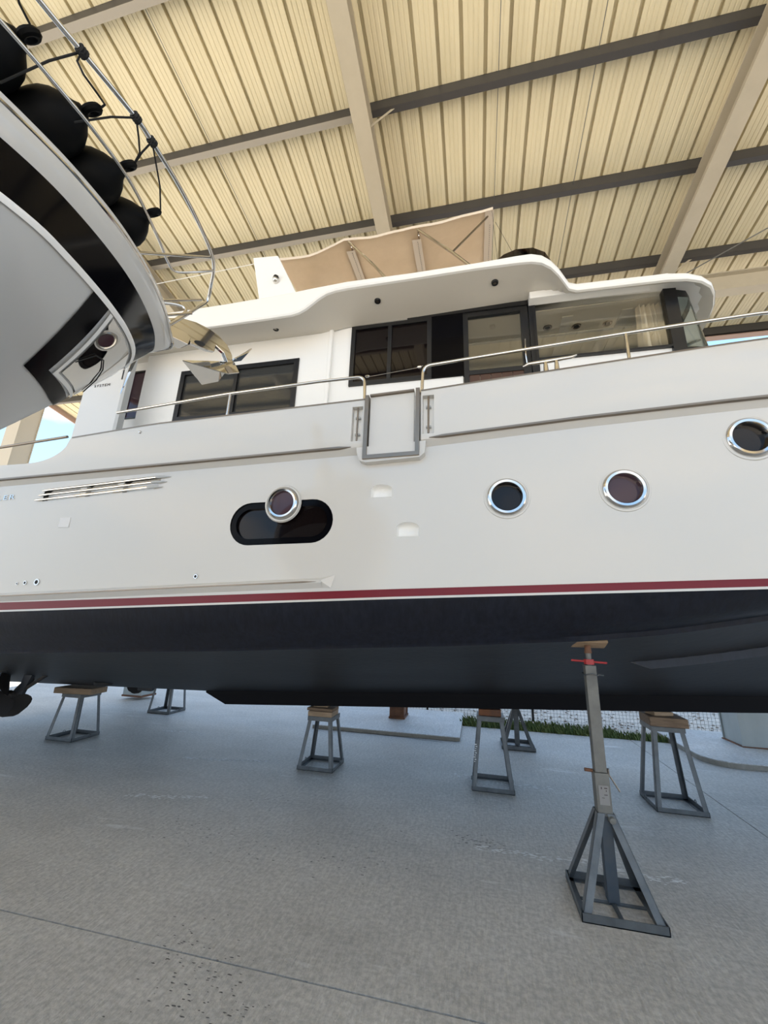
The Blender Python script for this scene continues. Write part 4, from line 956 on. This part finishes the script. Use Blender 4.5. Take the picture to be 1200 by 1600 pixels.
for i, (e_, lab) in enumerate(FEN):
    E0 = BP(*e_); ax = FD; r = .098
    t = tag(empty('boat_fender', E0-FD*.3), lab, 'fender', 'black fenders racked behind the motorboat rail'); o_ = FD*.3
    prof = [(.02, -.58), (.06, -.57), (.088, -.54), (r, -.50), (r, -.155), (.095, -.125), (.083, -.095), (.060, -.065), (.036, -.045), (.026, -.030), (.0, -.02)]
    MB().lathe(o_, ax, prof, 28).build('fender_body', RUB, t, smooth=True)
    x_ = (BA-ax*BA.dot(ax)).normalized(); x_ = (x_*.6+ax.cross(x_)*.8).normalized()
    b = MB(); P = [o_+(ax*math.cos(a)*1.1+x_*math.sin(a))*.021 for a in [2*PI*k/14 for k in range(15)]]
    b.tube(P, .0135, 8, cap=False); b.build('fender_eye', RUB, t, smooth=True)
    for pts in RP[i]:
        P = [BP(*p)-t.location for p in pts]; b = MB(); b.tube(P, .0036, 6); b.build('rope', ROPE, t, smooth=True)
    if 0 < i:
        kp = BP(*KN[i-1])-t.location
        b = MB()
        for q in range(3):
            d = (BP(-.5, .6, 3.44)-BP(-.8, .69, 3.40)).normalized()
            cc = kp+d*(q-1)*.009; u1 = d.orthogonal().normalized(); u2 = d.cross(u1)
            b.tube([cc+(u1*math.cos(a)+u2*math.sin(a))*.013 for a in [2*PI*k/10 for k in range(11)]], .0052, 6, cap=False)
        b.tube([kp+Vector((0, 0, -.008)), kp+Vector((.006, 0, -.024))], .008, 6)
        b.build('rope_knot', ROPE, t, smooth=True)

# ================================================================== STANDS
def keel_stand(name, cx, cy, base, tw, h, lab, rz_=0, grp='galvanised keel stands under the yacht'):
    t = tag(empty(name, (cx, cy, 0), rz_), lab, 'stand', grp); B = base/2; A = tw/2
    for sx in (-1, 1):
        for sy in (-1, 1):
            b = MB(); p0 = Vector((sx*B, sy*B, .004)); p1 = Vector((sx*A, sy*A, h-.012))
            b.angle(p0, p1, .042, .005, (-sx, 0, 0), (0, -sy, 0)); b.build('leg', GALV, t)
    for sx in (-1, 1):
        b = MB(); b.angle((sx*B, -B, .001), (sx*B, B, .001), .042, .005, (-sx, 0, 0), (0, 0, 1)); b.build('base_bar', GALV, t)
        b = MB(); b.angle((-B-.0, sx*B, .001), (B+.0, sx*B, .001), .042, .005, (0, -sx, 0), (0, 0, 1)); b.build('base_bar', GALV, t)
    b = MB(); b.box((-A-.012, -A-.012, h-.05), (A+.012, -A-.004, h-.006)); b.box((-A-.012, A+.004, h-.05), (A+.012, A+.012, h-.006)); b.box((-A-.012, -A-.004, h-.05), (-A-.004, A+.004, h-.006)); b.box((A+.004, -A-.004, h-.05), (A+.012, A+.004, h-.006)); b.build('top_ring', GALV, t)
    MB().box((-A-.012, -A-.012, h-.008), (A+.012, A+.012, h)).build('top_plate', GALV, t)
    for sx in (-1, 1):
        b = MB(); P = [Vector((sx*(B+.004), .05+.018*math.cos(a), .04+.018*math.sin(a))) for a in [2*PI*k/12 for k in range(13)]]; b.tube(P, .004, 6, cap=False); b.build('lifting_eye', GALV, t)
    return t
def block(name, c, d, m, lab, rz_=0, bev=.006, wedge=0, cat='block'):
    t = MB(); x, y, z = d[0]/2, d[1]/2, d[2]
    if wedge:
        t.prism([(-x, -y, 0), (x, -y, 0), (x, -y, z), (-x, -y, z*wedge)], (0, 2*y, 0))
    else: t.box((-x, -y, 0), (x, y, z))
    o = t.build(name, m, bevel=bev); o.location = c; o.rotation_euler = (0, 0, rz_); tag(o, lab, cat); return o
kz = lambda x: zk(x)-.155
keel_stand('keel_stand', -5.47, 5.18, .43, .30, .575, 'galvanised four-legged stand nearest the stern, under a single tilted plank')
keel_stand('keel_stand', -1.83, 5.16, .43, .28, .555, 'galvanised stand carrying two stacked timbers under mid keel', rz_=0)
keel_stand('keel_stand', .135, 5.14, .43, .27, .70, 'tall galvanised stand with a rusty orange wedge and white scrawl on its leg')
keel_stand('keel_stand', 1.86, 5.15, .44, .28, .735, 'tall galvanised stand with a thick dark timber, right of the jack stand')
keel_stand('keel_stand', -5.52, 7.05, .44, .30, .80, 'galvanised stand on the far side of the hull near the pale column')
MB().box((-.225, -.2235, .23), (-.20, -.2225, .37)).build('tmp', PAPER)
tmp = bpy.data.objects['tmp']; bpy.data.objects.remove(tmp)
block('wooden_plank', (-5.45, 5.13, .576), (.56, .30, .075), WOODL, 'single thick brown plank on the stand nearest the stern', .12)
block('wooden_block', (-1.83, 5.12, .556), (.30, .26, .055), WOODL, 'lower pale timber resting on the mid keel stand', .02)
block('wooden_block', (-1.84, 5.13, .612), (.32, .24, .032), WOOD, 'thin dark upper board on the mid keel stand', -.03)
block('wooden_wedge', (-1.86, 5.13, .645), (.18, .12, kz(-1.86)-.645), WOODL, 'small pale wedge between mid keel stand timbers and keel', .1, wedge=.5, cat='wedge')
block('wooden_wedge', (.13, 5.13, .701), (.24, .22, kz(.13)-.702), ORW, 'rust-orange wedge filling the gap between tall stand and keel', 0, wedge=.9, cat='wedge')
block('wooden_block', (1.87, 5.13, .736), (.34, .34, .085), WOOD, 'thick dark weathered timber on the stand right of the jack stand', -.05)
block('wooden_block', (1.84, 5.13, .822), (.20, .16, .038), WOODL, 'short pale offcut on top of the thick dark timber', .25)
block('wooden_wedge', (1.86, 5.13, .861), (.15, .08, max(.012, kz(1.86)-.862)), WOOD, 'thin splintered wedge against the keel above the short offcut', .3, wedge=.4, cat='wedge')
block('wooden_block', (-5.52, 7.05-.03, .801), (.28, .24, hullz(-5.52, 6.9)-.803), WOODL, 'hidden timber between the far stand and the hull bottom', 0)

def jack_stand(cx, cy, top, lab, blue=True):
    t = tag(empty('jack_stand', (cx, cy, 0)), lab, 'stand', 'adjustable jack stands bracing the hull'); B = .228; ap = .50
    for sx in (-1, 1):
        for sy in (-1, 1):
            b = MB(); b.angle((sx*B, sy*B, .004), (sx*.052, sy*.052, ap), .046, .005, (-sx, sy*.0, 0), (0, -sy, 0)); b.build('leg', GALV, t)
    for sx in (-1, 1):
        MB().angle((sx*B, -B, .001), (sx*B, B, .001), .045, .005, (-sx, 0, 0), (0, 0, 1)).build('base_bar', GALV, t)
        MB().angle((-B, sx*B, .001), (B, sx*B, .001), .045, .005, (0, -sx, 0), (0, 0, 1)).build('base_bar', GALV, t)
    MB().box((-B+.045, -.012, .002), (B-.045, .012, .010)).build('cross_bar', GALV, t); MB().box((-.012, -B+.045, .010), (.012, B-.045, .017)).build('cross_bar', GALV, t)
    MB().box((-.032, -.030, .018), (.036, .030, ap+.0)).build('inner_post', BLUES if blue else GALV, t, bevel=.004)
    MB().box((-.044, -.044, ap-.02), (.044, .044, .725)).build('outer_sleeve', GALVD, t, bevel=.004)
    MB().box((-.036, -.036, .726), (.036, .036, top-.155)).build('post', GALVD, t, bevel=.004)
    b = MB(); P = [(.040*math.cos(a)*1.25, .040*math.sin(a)*1.25, top-.215+.006*math.sin(3*a)) for a in [2*PI*k/16 for k in range(17)]]; b.tube(P, .004, 6, cap=False); b.tube([(.05, 0, top-.215), (.085, -.01, top-.22)], .005, 6); b.build('wire_tie', GALV, t)
    MB().tube([(0, 0, top-.156), (0, 0, top-.05)], .019, 12).build('screw_rod', GALVD, t, smooth=True)
    b = MB(); b.tube([(-.115, .01, top-.128), (.115, -.01, top-.136)], .007, 8); b.lathe((0, 0, top-.15), (0, 0, 1), [(.02, 0), (.034, 0), (.034, .034), (.02, .034)], 8); b.build('turning_handle', REDP, t)
    b = MB(); b.tube([(0, 0, top-.075), (0, 0, top-.02)], [.026, .018], 10); b.build('swivel', RUST, t, smooth=True)
    return t
j1 = jack_stand(.785, 3.31, 1.545, 'near jack stand with red screw handle and paper label on its pole')
def pad_on(t, z, tilt):
    b = MB(); M = Matrix.Translation((.01, 0, z)) @ Matrix.Rotation(tilt, 4, 'X'); b.box((-.115, -.06, -.011), (.115, .06, .011), 0, M); b.build('pad', WOODL, t, bevel=.006)
pad_on(j1, 1.535, -.36)
b = MB(); b.tube([(-.045, 0, .725), (-.095, -.002, .728)], .011, 8); b.build('locking_pin', RUST, j1)
b = MB(); b.tube([(.048, 0, .745), (.050, 0, .700)], .009, 8); b.tube([(.050, 0, .715), (.105, -.02, .622)], .005, 8); b.build('lever', CHRD, j1, smooth=True)
MB().box((-.028, -.0462, .545), (.032, -.0445, .655)).build('paper_label', mat('faded_label', (.24, .23, .22), .7), j1)
b = MB()
for q in ((-.012, .640, .006, .012), (.014, .641, .018, .006), (.016, .626, .005, .008), (.012, .603, .020, .004), (-.005, .585, .016, .003)): b.box((q[0]-q[2]/2, -.0470, q[1]-q[3]/2), (q[0]+q[2]/2, -.0463, q[1]+q[3]/2))
b.build('label_print', INK, j1)
b = MB(); b.lathe((.03, -.05, .47), (0, -1, 0), [(0, .03), (.018, .028), (.022, .015), (.022, -.02)], 10); b.build('clamp_bolt', GALVD, j1, smooth=True)
j2 = jack_stand(.55, 6.86, hullz(.55, 6.86)+.0-.02, 'far jack stand seen beneath the keel beside the grass', False)
pad_on(j2, hullz(.55, 6.86)-.035, .36)
# white scrawl on the leg of the wedge stand
for o in bpy.data.objects:
    if o.name.startswith('keel_stand') and abs(o.location.x-.135) < .01:
        b = MB(); p = Vector((-.215, -.2155, .10)); d = (Vector((-.135, -.135, .69))-Vector((-.215, -.215, .004))).normalized()
        for k in range(9):
            q = p+d*(.17+.020*k)+Vector((.016+.006*math.sin(k*2.1), -.0015, 0)); b.cbox(q, (.012+.006*(k % 3), .001, .009))
        b.build('scrawl', PAPER, o)
